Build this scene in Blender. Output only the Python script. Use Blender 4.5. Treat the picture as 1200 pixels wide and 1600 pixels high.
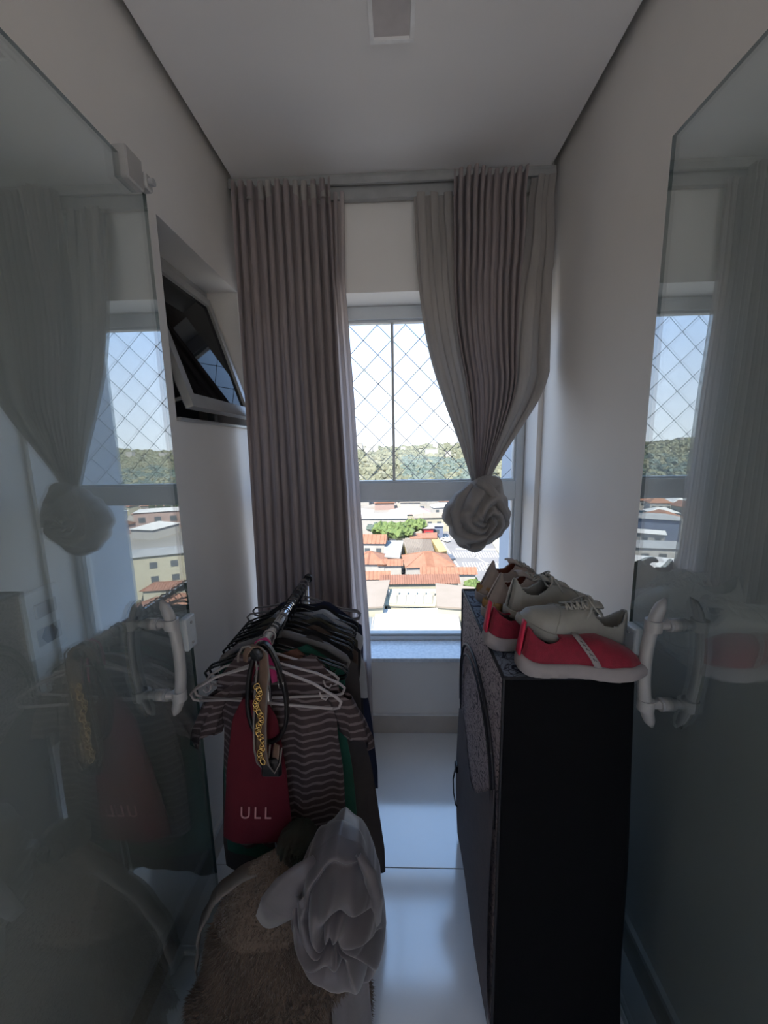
import bpy, math, random
import numpy as np
from math import sin, cos, pi, radians as R

for o in list(bpy.data.objects):
    bpy.data.objects.remove(o)
scene = bpy.context.scene
C = scene.collection
rnd = random.Random(7)

# ------------------------------------------------------------------ camera
CAM = np.array([0.0, 0.0, 1.49])
FPX, PITCH, YAW, ROLL = 611.92, 0.164082, 0.0350891, -0.018662
_f = np.array([-sin(YAW) * cos(PITCH), cos(YAW) * cos(PITCH), -sin(PITCH)])
_r = np.array([cos(YAW), sin(YAW), 0.0])
_u = np.cross(_r, _f)
_rt, _up = cos(ROLL) * _r + sin(ROLL) * _u, -sin(ROLL) * _r + cos(ROLL) * _u
cam_data = bpy.data.cameras.new('camera')
cam = bpy.data.objects.new('camera', cam_data)
C.objects.link(cam)
import mathutils
from mathutils import Vector, Matrix
cam.matrix_world = Matrix(((_rt[0], _up[0], -_f[0], CAM[0]), (_rt[1], _up[1], -_f[1], CAM[1]),
                           (_rt[2], _up[2], -_f[2], CAM[2]), (0, 0, 0, 1)))
cam_data.sensor_fit = 'VERTICAL'
cam_data.sensor_height = 36.0
cam_data.lens = FPX / 1600 * 36.0
cam_data.clip_start = 0.02
cam_data.clip_end = 8000
scene.camera = cam

# ------------------------------------------------------------------ world, sun, exposure
scene.view_settings.view_transform = 'Standard'
scene.view_settings.look = 'None'
scene.view_settings.gamma = 1.0
scene.view_settings.use_curve_mapping = False
scene.view_settings.exposure = 2.6
world = bpy.data.worlds.new('sky')
scene.world = world
world.use_nodes = True
wn = world.node_tree.nodes
wl = world.node_tree.links
wn.clear()
w_tc = wn.new('ShaderNodeTexCoord')
w_sep = wn.new('ShaderNodeSeparateXYZ')
w_ramp = wn.new('ShaderNodeValToRGB')
w_bg = wn.new('ShaderNodeBackground')
w_out = wn.new('ShaderNodeOutputWorld')
wl.new(w_tc.outputs['Generated'], w_sep.inputs[0])
wl.new(w_sep.outputs['Z'], w_ramp.inputs[0])
wl.new(w_ramp.outputs[0], w_bg.inputs[0])
wl.new(w_bg.outputs[0], w_out.inputs[0])
cr = w_ramp.color_ramp
cr.elements[0].position = 0.0
cr.elements[0].color = (0.56, 0.60, 0.66, 1)
cr.elements[1].position = 1.0
cr.elements[1].color = (0.30, 0.50, 0.86, 1)
e = cr.elements.new(0.32)
e.color = (0.27, 0.41, 0.68, 1)
w_bg.inputs[1].default_value = 0.60
sun_d = bpy.data.lights.new('sun', 'SUN')
sun_d.energy = 3.0
sun_d.angle = R(0.6)
sun_d.color = (1.0, 0.91, 0.79)
sun = bpy.data.objects.new('sun', sun_d)
C.objects.link(sun)
sun.rotation_euler = Vector((0.42, 0.62, -0.95)).to_track_quat('-Z', 'Y').to_euler()
portal_d = bpy.data.lights.new('window_portal', 'AREA')
portal_d.shape = 'RECTANGLE'
portal_d.size = 1.36
portal_d.size_y = 1.74
portal_d.cycles.is_portal = True
portal = bpy.data.objects.new('window_portal', portal_d)
C.objects.link(portal)
portal.location = (-0.01, 2.085, 1.30)
portal.rotation_euler = (R(-90), 0, 0)
rear_d = portal_d.copy(); rear_d.size = 1.78; rear_d.size_y = 1.18  # sampling portal of the added rear fill window
rear = bpy.data.objects.new('fill_window_portal', rear_d)
C.objects.link(rear)
rear.location = (0, -3.07, 1.75)
rear.rotation_euler = (R(90), 0, 0)
scene.cycles.max_bounces = 14
scene.cycles.diffuse_bounces = 8
scene.cycles.glossy_bounces = 5
scene.cycles.transparent_max_bounces = 24
scene.cycles.transmission_bounces = 8
scene.cycles.sample_clamp_indirect = 6.0
scene.cycles.use_denoising = True
scene.cycles.caustics_reflective = False
scene.cycles.caustics_refractive = False

# ------------------------------------------------------------------ helpers
def ray(px, py):
    return _f + _rt * (px - 600) / FPX - _up * (py - 800) / FPX

def on_z(px, py, z):
    d = ray(px, py)
    t = (z - CAM[2]) / d[2]
    return CAM + d * t

def on_y(px, py, y):
    d = ray(px, py)
    return CAM + d * (y / d[1])

class MB:
    """collects geometry for one mesh object"""
    def __init__(s):
        s.v = []; s.f = []; s.m = []
    def add(s, vs, fs, mi=0):
        n = len(s.v)
        s.v.extend([tuple(map(float, p)) for p in vs])
        for q in fs:
            s.f.append([i + n for i in q]); s.m.append(mi)
    def box(s, x0, x1, y0, y1, z0, z1, mi=0, b=0.0):
        if x0 > x1: x0, x1 = x1, x0
        if y0 > y1: y0, y1 = y1, y0
        if z0 > z1: z0, z1 = z1, z0
        if b <= 0:
            vs = [(x0, y0, z0), (x1, y0, z0), (x1, y1, z0), (x0, y1, z0), (x0, y0, z1), (x1, y0, z1), (x1, y1, z1), (x0, y1, z1)]
            s.add(vs, [(0, 3, 2, 1), (4, 5, 6, 7), (0, 1, 5, 4), (1, 2, 6, 5), (2, 3, 7, 6), (3, 0, 4, 7)], mi)
        else:
            b = min(b, (x1 - x0) / 2.01, (y1 - y0) / 2.01, (z1 - z0) / 2.01)
            vs = []; idx = {}
            X = (x0, x1); Y = (y0, y1); Z = (z0, z1)
            for i in (0, 1):
                for j in (0, 1):
                    for k in (0, 1):
                        sx, sy, sz = (1 if i == 0 else -1), (1 if j == 0 else -1), (1 if k == 0 else -1)
                        idx[(i, j, k, 0)] = len(vs); vs.append((X[i], Y[j] + sy * b, Z[k] + sz * b))
                        idx[(i, j, k, 1)] = len(vs); vs.append((X[i] + sx * b, Y[j], Z[k] + sz * b))
                        idx[(i, j, k, 2)] = len(vs); vs.append((X[i] + sx * b, Y[j] + sy * b, Z[k]))
            F = []
            for i in (0, 1):
                q = [idx[(i, 0, 0, 0)], idx[(i, 1, 0, 0)], idx[(i, 1, 1, 0)], idx[(i, 0, 1, 0)]]
                F.append(q if i else q[::-1])
                q = [idx[(0, i, 0, 1)], idx[(1, i, 0, 1)], idx[(1, i, 1, 1)], idx[(0, i, 1, 1)]]
                F.append(q[::-1] if i else q)
                q = [idx[(0, 0, i, 2)], idx[(1, 0, i, 2)], idx[(1, 1, i, 2)], idx[(0, 1, i, 2)]]
                F.append(q if i else q[::-1])
            for i in (0, 1):
                for j in (0, 1):
                    F.append([idx[(i, j, 0, 0)], idx[(i, j, 1, 0)], idx[(i, j, 1, 1)], idx[(i, j, 0, 1)]])
                    F.append([idx[(i, 0, j, 0)], idx[(i, 1, j, 0)], idx[(i, 1, j, 2)], idx[(i, 0, j, 2)]])
                    F.append([idx[(0, i, j, 1)], idx[(1, i, j, 1)], idx[(1, i, j, 2)], idx[(0, i, j, 2)]])
            for key in [(i, j, k) for i in (0, 1) for j in (0, 1) for k in (0, 1)]:
                F.append([idx[key + (0,)], idx[key + (1,)], idx[key + (2,)]])
            s.add(vs, F, mi)
        return s
    def grid(s, P, closed_u=False, closed_v=False, mi=0):
        """P: array rows x cols x 3"""
        P = np.asarray(P, float)
        n, m = P.shape[:2]
        fs = []
        for i in range(n if closed_u else n - 1):
            for j in range(m if closed_v else m - 1):
                a = i * m + j; b = i * m + (j + 1) % m
                c = ((i + 1) % n) * m + (j + 1) % m; d = ((i + 1) % n) * m + j
                fs.append((a, b, c, d))
        s.add(P.reshape(-1, 3), fs, mi)
        return s
    def tube(s, pts, r, n=8, mi=0, closed=False, caps=True, flat=1.0):
        pts = [Vector(p) for p in pts]
        k = len(pts)
        rs = r if hasattr(r, '__len__') else [r] * k
        tang = []
        for i in range(k):
            a = pts[(i - 1) % k] if (i > 0 or closed) else pts[i]
            b = pts[(i + 1) % k] if (i < k - 1 or closed) else pts[i]
            t = (b - a)
            tang.append(t.normalized() if t.length > 1e-9 else Vector((0, 0, 1)))
        up = Vector((0, 0, 1)) if abs(tang[0].z) < .9 else Vector((1, 0, 0))
        nrm = (up - tang[0] * up.dot(tang[0])).normalized()
        rows = []
        for i in range(k):
            nrm = (nrm - tang[i] * nrm.dot(tang[i]))
            nrm = nrm.normalized() if nrm.length > 1e-6 else tang[i].orthogonal().normalized()
            bn = tang[i].cross(nrm)
            rows.append([tuple(pts[i] + nrm * (rs[i] * flat * cos(2 * pi * j / n)) + bn * (rs[i] * sin(2 * pi * j / n))) for j in range(n)])
        base = len(s.v)
        s.grid(rows, closed_u=closed, closed_v=True, mi=mi)
        if caps and not closed:
            s.f.append([base + j for j in range(n)][::-1]); s.m.append(mi)
            s.f.append([base + (k - 1) * n + j for j in range(n)]); s.m.append(mi)
        return s
    def cyl(s, p0, p1, r, n=16, mi=0):
        return s.tube([p0, p1], r, n, mi)
    def lathe(s, prof, c, n=24, axis='z', mi=0):
        rows = []
        for r_, h in prof:
            row = []
            for j in range(n):
                a = 2 * pi * j / n
                if axis == 'z': row.append((c[0] + r_ * cos(a), c[1] + r_ * sin(a), c[2] + h))
                elif axis == 'x': row.append((c[0] + h, c[1] + r_ * cos(a), c[2] + r_ * sin(a)))
                else: row.append((c[0] + r_ * cos(a), c[1] + h, c[2] + r_ * sin(a)))
            rows.append(row)
        return s.grid(rows, closed_v=True, mi=mi)
    def build(s, name, mats, parent=None, smooth=False, auto=None):
        me = bpy.data.meshes.new(name)
        me.from_pydata(s.v, [], s.f)
        if not isinstance(mats, (list, tuple)): mats = [mats]
        for m in mats: me.materials.append(m)
        if len(mats) > 1:
            me.polygons.foreach_set('material_index', s.m)
        if smooth:
            me.polygons.foreach_set('use_smooth', [True] * len(me.polygons))
        if auto is not None:
            import bmesh
            bm = bmesh.new(); bm.from_mesh(me)
            for e_ in bm.edges:
                if len(e_.link_faces) == 2 and e_.calc_face_angle(0) > R(auto): e_.smooth = False
            for f_ in bm.faces: f_.smooth = True
            bm.to_mesh(me); bm.free()
        me.update()
        o = bpy.data.objects.new(name, me)
        C.objects.link(o)
        if parent is not None: o.parent = parent
        return o

def fix_normals(o):
    import bmesh
    bm = bmesh.new(); bm.from_mesh(o.data)
    bmesh.ops.recalc_face_normals(bm, faces=bm.faces)
    bm.to_mesh(o.data); bm.free()
    return o

def tag(o, label=None, cat=None, group=None, kind=None):
    if label: o['label'] = label
    if cat: o['category'] = cat
    if group: o['group'] = group
    if kind: o['kind'] = kind
    return o

def empty(name, loc=(0, 0, 0), rz=0.0):
    o = bpy.data.objects.new(name, None)
    C.objects.link(o)
    o.location = loc
    o.rotation_euler = (0, 0, rz)
    o.empty_display_size = 0.1
    return o

def thing(name, label, cat, loc=(0, 0, 0), rz=0.0, group=None):
    return tag(empty(name, loc, rz), label, cat, group)

def struct(o, label=None):
    o['kind'] = 'structure'
    if label: o['label'] = label
    return o

def copy_tree(o, parent=None):
    c = o.copy(); C.objects.link(c); c.parent = parent
    for ch in list(o.children): copy_tree(ch, c)
    return c

# ------------------------------------------------------------------ materials
def mat(name, col, rough=0.6, col2=None, scale=20.0, bump=0.0, bscale=None, metal=0.0, sheen=0.0, coat=0.0,
        trans=0.0, stretch=(1, 1, 1), spec=0.5, ior=None, contrast=(0.35, 0.65)):
    m = bpy.data.materials.new(name)
    m.use_nodes = True
    nt = m.node_tree; ns = nt.nodes; ls = nt.links
    b = ns['Principled BSDF']
    b.inputs['Base Color'].default_value = (*col, 1)
    b.inputs['Roughness'].default_value = rough
    b.inputs['Metallic'].default_value = metal
    b.inputs['Specular IOR Level'].default_value = spec
    if sheen: b.inputs['Sheen Weight'].default_value = sheen
    if coat:
        b.inputs['Coat Weight'].default_value = coat
        b.inputs['Coat Roughness'].default_value = 0.06
    if ior: b.inputs['IOR'].default_value = ior
    tc = ns.new('ShaderNodeTexCoord'); mp = ns.new('ShaderNodeMapping')
    mp.inputs['Scale'].default_value = stretch
    ls.new(tc.outputs['Object'], mp.inputs[0])
    nz = ns.new('ShaderNodeTexNoise'); nz.inputs['Scale'].default_value = scale; nz.inputs['Detail'].default_value = 5
    ls.new(mp.outputs[0], nz.inputs['Vector'])
    c2 = col2 if col2 else tuple(c * 0.9 for c in col)
    rp = ns.new('ShaderNodeValToRGB')
    rp.color_ramp.elements[0].position = contrast[0]; rp.color_ramp.elements[1].position = contrast[1]
    rp.color_ramp.elements[0].color = (*col, 1); rp.color_ramp.elements[1].color = (*c2, 1)
    ls.new(nz.outputs[0], rp.inputs[0]); ls.new(rp.outputs[0], b.inputs['Base Color'])
    if bump:
        n2 = ns.new('ShaderNodeTexNoise'); n2.inputs['Scale'].default_value = bscale or scale * 4
        ls.new(mp.outputs[0], n2.inputs['Vector'])
        bp = ns.new('ShaderNodeBump'); bp.inputs['Strength'].default_value = bump; bp.inputs['Distance'].default_value = 0.003
        ls.new(n2.outputs[0], bp.inputs['Height']); ls.new(bp.outputs[0], b.inputs['Normal'])
    if trans:
        tr = ns.new('ShaderNodeBsdfTranslucent'); mx = ns.new('ShaderNodeMixShader')
        mx.inputs[0].default_value = trans
        ls.new(rp.outputs[0], tr.inputs[0]); ls.new(b.outputs[0], mx.inputs[1]); ls.new(tr.outputs[0], mx.inputs[2])
        ls.new(mx.outputs[0], ns['Material Output'].inputs[0])
    return m

def glass_mat(name, tint, f0, rough=0.0, pw=5.0):
    """clear pane: transparent body, mirror coat whose strength grows towards grazing view"""
    m = bpy.data.materials.new(name); m.use_nodes = True
    nt = m.node_tree; ns = nt.nodes; ls = nt.links
    ns.remove(ns['Principled BSDF'])
    g = ns.new('ShaderNodeNewGeometry'); d = ns.new('ShaderNodeVectorMath'); d.operation = 'DOT_PRODUCT'
    ls.new(g.outputs['Incoming'], d.inputs[0]); ls.new(g.outputs['Normal'], d.inputs[1])
    a = ns.new('ShaderNodeMath'); a.operation = 'ABSOLUTE'; ls.new(d.outputs['Value'], a.inputs[0])
    s1 = ns.new('ShaderNodeMath'); s1.operation = 'SUBTRACT'; s1.inputs[0].default_value = 1; ls.new(a.outputs[0], s1.inputs[1])
    p = ns.new('ShaderNodeMath'); p.operation = 'POWER'; ls.new(s1.outputs[0], p.inputs[0]); p.inputs[1].default_value = pw
    ma = ns.new('ShaderNodeMath'); ma.operation = 'MULTIPLY_ADD'; ls.new(p.outputs[0], ma.inputs[0])
    ma.inputs[1].default_value = 1 - f0; ma.inputs[2].default_value = f0
    t = ns.new('ShaderNodeBsdfTransparent'); t.inputs[0].default_value = (*tint, 1)
    gl = ns.new('ShaderNodeBsdfGlossy'); gl.inputs['Roughness'].default_value = rough
    gl.inputs[0].default_value = (0.96, 0.99, 1, 1)
    mx = ns.new('ShaderNodeMixShader')
    ls.new(ma.outputs[0], mx.inputs[0]); ls.new(t.outputs[0], mx.inputs[1]); ls.new(gl.outputs[0], mx.inputs[2])
    ls.new(mx.outputs[0], ns['Material Output'].inputs[0])
    return m

M = {}
M['wall'] = mat('wall_paint', (0.86, 0.82, 0.77), 0.5, (0.83, 0.79, 0.745), 3.0, bump=0.05, bscale=160)
M['ceiling'] = mat('ceiling_paint', (0.90, 0.865, 0.845), 0.7, (0.88, 0.845, 0.825), 2.0)
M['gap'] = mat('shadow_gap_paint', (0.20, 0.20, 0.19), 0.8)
M['white_trim'] = mat('white_lacquer', (0.78, 0.77, 0.75), 0.35)
M['beige_tile'] = mat('beige_skirting_tile', (0.52, 0.46, 0.40), 0.35, (0.47, 0.42, 0.37), 12)
M['tile'] = mat('polished_floor_tile', (0.80, 0.82, 0.84), 0.12, (0.76, 0.78, 0.80), 4.0, ior=2.2)
M['grout'] = mat('grout', (0.25, 0.24, 0.24), 0.9)
M['alu'] = mat('white_aluminium', (0.68, 0.71, 0.72), 0.4, (0.66, 0.69, 0.70), 30)
M['alu_grey'] = mat('grey_aluminium', (0.45, 0.45, 0.44), 0.4, metal=0.3)
M['granite'] = mat('speckled_granite', (0.76, 0.80, 0.84), 0.2, (0.60, 0.65, 0.70), 60, spec=0.5)
M['glass'] = glass_mat('door_glass', (0.84, 0.885, 0.885), 0.15, pw=2.7)
M['glass_edge'] = mat('green_glass_edge', (0.10, 0.16, 0.15), 0.2)
M['pane'] = glass_mat('window_glass', (0.97, 0.985, 0.985), 0.03)
M['dark_pane'] = glass_mat('dark_window_glass', (0.08, 0.09, 0.10), 0.02, pw=7.0)
M['white_plastic'] = mat('white_plastic', (0.42, 0.41, 0.40), 0.3)
M['grey_plastic'] = mat('grey_plastic', (0.40, 0.40, 0.40), 0.4)
M['black_plastic'] = mat('black_plastic', (0.015, 0.015, 0.017), 0.25)
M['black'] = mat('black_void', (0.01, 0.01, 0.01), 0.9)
M['chrome'] = mat('chrome', (0.62, 0.62, 0.64), 0.15, metal=1.0)
M['gold'] = mat('gold_metal', (0.75, 0.50, 0.18), 0.25, metal=1.0)
M['net'] = mat('net_cord', (0.22, 0.24, 0.26), 0.7)

# ------------------------------------------------------------------ room shell
XL, XR, YB, H = -0.695, 0.668, 1.86, 2.60
YW = 2.03            # front face of the window frame
ZS, ZH = 0.432, 2.164
XF = 0.646           # reveal face on the window's right
floor = struct(empty('floor'), 'large pale grey polished floor tiles with thin dark joints')
fb = MB().box(-2.2, 2.2, -3.1, 1.9, -0.12, -0.004); fb.build('grout_bed', M['grout'], floor)
g = 0.0016
yl = [1.86, 1.179, 0.279, -0.621, -1.521, -2.421, -3.0]
xl = [-2.0, -1.45, -0.55, 0.35, 1.25, 2.0]
for i in range(len(yl) - 1):
    for j in range(len(xl) - 1):
        if yl[i + 1] > 0.25 and (xl[j + 1] < XL or xl[j] > XR): continue
        x0, x1 = xl[j], xl[j + 1]
        if yl[i + 1] > 0.25: x0, x1 = max(x0, XL), min(x1, XR)
        MB().box(x0 + g, x1 - g, yl[i + 1] + g, yl[i] - g, -0.004, 0.0, b=0.0006).build('floor_tile', M['tile'], floor)

gapw = 0.028
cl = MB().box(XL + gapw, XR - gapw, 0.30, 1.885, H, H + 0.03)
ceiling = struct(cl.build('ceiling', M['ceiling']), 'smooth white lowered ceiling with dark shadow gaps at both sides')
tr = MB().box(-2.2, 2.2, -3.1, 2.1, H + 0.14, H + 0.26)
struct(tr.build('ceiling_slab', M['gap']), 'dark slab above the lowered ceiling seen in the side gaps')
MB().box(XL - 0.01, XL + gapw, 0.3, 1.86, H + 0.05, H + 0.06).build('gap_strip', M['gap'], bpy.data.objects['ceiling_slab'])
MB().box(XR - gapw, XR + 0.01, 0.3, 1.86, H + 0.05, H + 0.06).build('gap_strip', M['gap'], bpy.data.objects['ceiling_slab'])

# left wall with a recess for the small tilting window
RY0, RY1, RZ0, RZ1, RX = 1.25, 1.84, 1.585, 2.175, -0.865
wl_ = MB()
T = 0.22
wl_.box(XL - T, XL, 0.30, RY0, 0, H + 0.15)
wl_.box(XL - T, XL, RY1, 2.12, 0, H + 0.15)
wl_.box(XL - T, XL, RY0, RY1, 0, RZ0)
wl_.box(XL - T, XL, RY0, RY1, RZ1, H + 0.15)
struct(wl_.build('wall_left', M['wall']), 'off-white painted left wall behind the left glass leaf')
wr = MB().box(XR, XR + T, 0.30, YB, 0, H + 0.15)
wr.box(XF, XR + T, YB, 2.12, 0, H + 0.15)
struct(wr.build('wall_right', M['wall']), 'off-white painted right wall brightened by the window')
wb = MB()
wb.box(XL, XF, YB, 2.12, ZH, H + 0.15)
wb.box(XL, XF, YB, 2.12, 0, ZS - 0.022)
struct(wb.build('wall_back', M['wall']), 'painted window wall with a header above and low apron below')
bb = MB().box(XL + 0.012, XR - 0.012, YB - 0.012, YB, 0, 0.102, b=0.001)
struct(bb.build('baseboard_back', M['beige_tile']), 'beige tile skirting under the window')
MB().box(XL + 0.012, XR - 0.012, YB - 0.0135, YB, 0.102, 0.109).build('top_edge', M['white_trim'], bpy.data.objects['baseboard_back'])
for nm, xa, xb_ in (('baseboard_left', XL, XL + 0.012), ('baseboard_right', XR - 0.012, XR)):
    o = MB().box(xa, xb_, 0.32, YB, 0, 0.088).build(nm, M['beige_tile']); struct(o)
    MB().box(xa - (0.002 if xa > 0 else 0), xb_ + (0.002 if xa < 0 else 0), 0.32, YB, 0.088, 0.104).build('top_edge', M['white_trim'], o)

# adjoining room behind the camera, closed except for an added fill-light window
ar = MB()
ar.box(-2.2, -0.655 - 0.0, 0.14, 0.30, 0, H + 0.15)
ar.box(0.63, 2.2, 0.14, 0.30, 0, H + 0.15)
struct(ar.build('wall_front', M['wall']), 'wall around the doorway in which the glass leaves hang')
struct(MB().box(-2.2, -2.0, -3.1, 0.30, 0, H + 0.15).build('wall_room_left', M['wall']))
struct(MB().box(2.0, 2.2, -3.1, 0.30, 0, H + 0.15).build('wall_room_right', M['wall']))
wrr = MB()
WX0, WX1, WZ0, WZ1 = -0.9, 0.9, 1.15, 2.35  # unseen opening, added and sized for the fill light it lets in
wrr.box(-2.2, WX0, -3.1, -2.95, 0, H + 0.15).box(WX1, 2.2, -3.1, -2.95, 0, H + 0.15)
wrr.box(WX0, WX1, -3.1, -2.95, 0, WZ0).box(WX0, WX1, -3.1, -2.95, WZ1, H + 0.15)
struct(wrr.build('wall_room_rear', M['wall']), 'rear wall of the adjoining room with the added fill-light window')
w3 = struct(empty('fill_window'), 'window in the rear wall of the adjoining room')
for b_ in ((WX0, WX0 + .05, WZ0, WZ1), (WX1 - .05, WX1, WZ0, WZ1), (WX0 + .05, WX1 - .05, WZ0, WZ0 + .05), (WX0 + .05, WX1 - .05, WZ1 - .05, WZ1), (-.02, .02, WZ0 + .05, WZ1 - .05)):
    MB().box(b_[0], b_[1], -3.06, -3.01, b_[2], b_[3], b=.002).build('frame_bar', M['alu'], w3)
struct(MB().box(-2.2, 2.2, -3.1, 0.30, H, H + 0.03).build('ceiling_room', M['ceiling']))

# building outside: facade above/below/beside so the sun treats the place as a tower
M['facade'] = mat('facade_render', (0.42, 0.47, 0.53), 0.8, (0.39, 0.44, 0.50), 3)
fc = MB()
fc.box(-5, XL - T, 1.9, 2.12, -6, 8).box(XR + T, 5, 1.9, 2.12, -6, 8)
fc.box(XL - T, XR + T, 1.9, 2.12, H + 0.15, 8).box(XL - T, XR + T, 1.9, 2.12, -6, -0.12)
fc.box(-5, -2.3, -3.1, 1.9, -6, 8).box(2.3, 5, -3.1, 1.9, -6, 8)
struct(fc.build('trim_1', M['facade']), 'outer facade of the tower')
fin = MB().box(XF + 0.012, XF + 0.16, 2.12, 2.50, -6, 8)
struct(fin.build('trim_2', M['facade']), 'blue-grey fin wall projecting outside on the right of the window')

# ------------------------------------------------------------------ window_1
win = struct(empty('window_1', (0, YW, 0)), 'white aluminium window with a transom, tall upper panes and a fixed lower pane')
X0, X1 = XL + 0.002, XF - 0.002
def wpart(name, *b, m='alu', bev=0.002, par=None):
    x0, x1, y0, y1, z0, z1 = b
    return MB().box(x0, x1, y0 - YW, y1 - YW, z0, z1, b=bev).build(name, M[m], par or win)
wpart('frame_jamb', X0, X0 + 0.04, YW, YW + 0.07, ZS, ZH - 0.001)
wpart('frame_jamb', X1 - 0.036, X1, YW, YW + 0.07, ZS, ZH - 0.001)
wpart('frame_head', X0 + 0.04, X1 - 0.036, YW, YW + 0.07, ZH - 0.060, ZH - 0.001)
wpart('frame_sill', X0 + 0.04, X1 - 0.036, YW, YW + 0.07, ZS, ZS + 0.022)
wpart('sill_bead', X0 + 0.04, X1 - 0.036, YW + 0.006, YW + 0.05, ZS + 0.022, ZS + 0.034, m='alu_grey')
wpart('transom', X0 + 0.04, X1 - 0.036, YW - 0.004, YW + 0.07, 1.215, 1.308)
wpart('transom_bead', X0 + 0.04, X1 - 0.036, YW + 0.012, YW + 0.05, 1.308, 1.318)
wpart('transom_bead', X0 + 0.04, X1 - 0.036, YW + 0.012, YW + 0.05, 1.205, 1.215)
wpart('head_bead', X0 + 0.04, X1 - 0.036, YW + 0.012, YW + 0.05, ZH - 0.072, ZH - 0.060)
wpart('mullion', -0.022, -0.009, YW + 0.015, YW + 0.045, 1.318, ZH - 0.072, m='alu_grey', bev=0.001)
wpart('side_bead', X1 - 0.047, X1 - 0.036, YW + 0.012, YW + 0.05, 1.318, ZH - 0.072)
wpart('side_bead', X1 - 0.047, X1 - 0.036, YW + 0.012, YW + 0.05, ZS + 0.034, 1.205)
wpart('upper_pane', X0 + 0.04, -0.022, YW + 0.028, YW + 0.034, 1.318, ZH - 0.072, m='pane', bev=0)
wpart('upper_pane', -0.009, X1 - 0.047, YW + 0.028, YW + 0.034, 1.318, ZH - 0.072, m='pane', bev=0)
wpart('lower_pane', X0 + 0.04, X1 - 0.047, YW + 0.028, YW + 0.034, ZS + 0.034, 1.205, m='pane', bev=0)
sl = MB().box(XL + 0.001, XF - 0.001, YB - 0.022, YW + 0.09, ZS - 0.022, ZS - 0.0005, b=0.002)
struct(sl.build('windowsill', M['granite']), 'pale blue-grey speckled granite windowsill')

# safety net outside the upper panes
def net():
    mb = MB()
    y = 2.135; z0, z1, x0, x1 = 1.30, 2.155, XL + 0.03, XF + 0.005
    dg = 0.145
    def clip(px, pz, s_):
        # line z = pz + s*(x-px)
        pts = []
        xa, xb = x0, x1
        za, zb = pz + s_ * (xa - px), pz + s_ * (xb - px)
        P0, P1 = [xa, za], [xb, zb]
        for lim, sgn in ((z0, 1), (z1, -1)):
            d0, d1 = sgn * (P0[1] - lim), sgn * (P1[1] - lim)
            if d0 < 0 and d1 < 0: return None
            if d0 < 0:
                t = d0 / (d0 - d1); P0 = [P0[0] + t * (P1[0] - P0[0]), P0[1] + t * (P1[1] - P0[1])]
            elif d1 < 0:
                t = d0 / (d0 - d1); P1 = [P0[0] + t * (P1[0] - P0[0]), P0[1] + t * (P1[1] - P0[1])]
        return P0, P1
    for k in range(-14, 16):
        for s_ in (1, -1):
            c_ = clip(-0.02 + k * dg, 1.31 if s_ > 0 else 2.18, s_)
            if c_:
                (xa, za), (xb, zb) = c_
                n = max(2, int(abs(xb - xa) / 0.03))
                pts = [(xa + (xb - xa) * t / n, y + 0.004 * sin(9 * (xa + (xb - xa) * t / n) + k), za + (zb - za) * t / n) for t in range(n + 1)]
                mb.tube(pts, 0.0017, 4)
    # knots
    for i in range(-12, 14):
        for j in range(0, 14):
            x = -0.02 + i * dg / 2 + 0.0; z = 1.31 + j * dg / 2
            if (i + j) % 2 == 0 and x0 < x < x1 and z0 < z < z1:
                mb.box(x - 0.0028, x + 0.0028, y - 0.003, y + 0.003, z - 0.0028, z + 0.0028)
    # border rope
    mb.tube([(x0, y, z0), (x1, y, z0), (x1, y, z1), (x0, y, z1)], 0.0018, 5, closed=True)
    # side run anchored to the fin
    return mb
tag(net().build('safety_net', M['net']), 'thin grey diamond-mesh safety net stretched outside the upper window panes', 'safety net')

# ------------------------------------------------------------------ window_2 : small tilting window in the left wall
w2 = struct(empty('window_2', (RX, RY0, RZ0)), 'small grey aluminium awning window tilted into the room in the left wall recess')
def w2p(name, mb, m): 
    o = mb.build(name, M[m], w2); o.matrix_parent_inverse = Matrix.Translation(-Vector((RX, RY0, RZ0))); return o
f2 = MB()
f2.box(RX, RX + 0.035, RY0, RY0 + 0.028, RZ0, RZ1, b=0.002).box(RX, RX + 0.035, RY1 - 0.028, RY1, RZ0, RZ1, b=0.002)
f2.box(RX, RX + 0.035, RY0 + 0.028, RY1 - 0.028, RZ1 - 0.03, RZ1, b=0.002).box(RX, RX + 0.035, RY0 + 0.028, RY1 - 0.028, RZ0, RZ0 + 0.028, b=0.002)
w2p('outer_frame', f2, 'alu_grey')
# sash hinged at the top
tilt_top = Vector((RX + 0.045, 0, RZ1 - 0.045)); tilt_bot = Vector((-0.665, 0, 1.628))
dv = (tilt_bot - tilt_top); Ls = dv.length; dv.normalize(); nv = Vector((dv.z, 0, -dv.x)) * -1
SY0, SY1 = RY0 + 0.03, RY1 - 0.03
def sash_box(a0, a1, y0, y1, t0, t1, mb):
    vs = []
    for a in (a0, a1):
        for y in (y0, y1):
            for t in (t0, t1):
                p = tilt_top + dv * a + nv * t; vs.append((p.x, y, p.z))
    mb.add(vs, [(0, 1, 3, 2), (4, 6, 7, 5), (0, 4, 5, 1), (2, 3, 7, 6), (0, 2, 6, 4), (1, 5, 7, 3)])
    return mb
w2p('sash_top_rail', sash_box(0, 0.036, SY0, SY1, -0.014, 0.014, MB()), 'alu_grey')
w2p('sash_bottom_rail', sash_box(Ls - 0.046, Ls, SY0, SY1, -0.014, 0.014, MB()), 'alu_grey')
w2p('sash_stile', sash_box(0.036, Ls - 0.046, SY0, SY0 + 0.034, -0.014, 0.014, MB()), 'alu_grey')
w2p('sash_stile', sash_box(0.036, Ls - 0.046, SY1 - 0.034, SY1, -0.014, 0.014, MB()), 'alu_grey')
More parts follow.
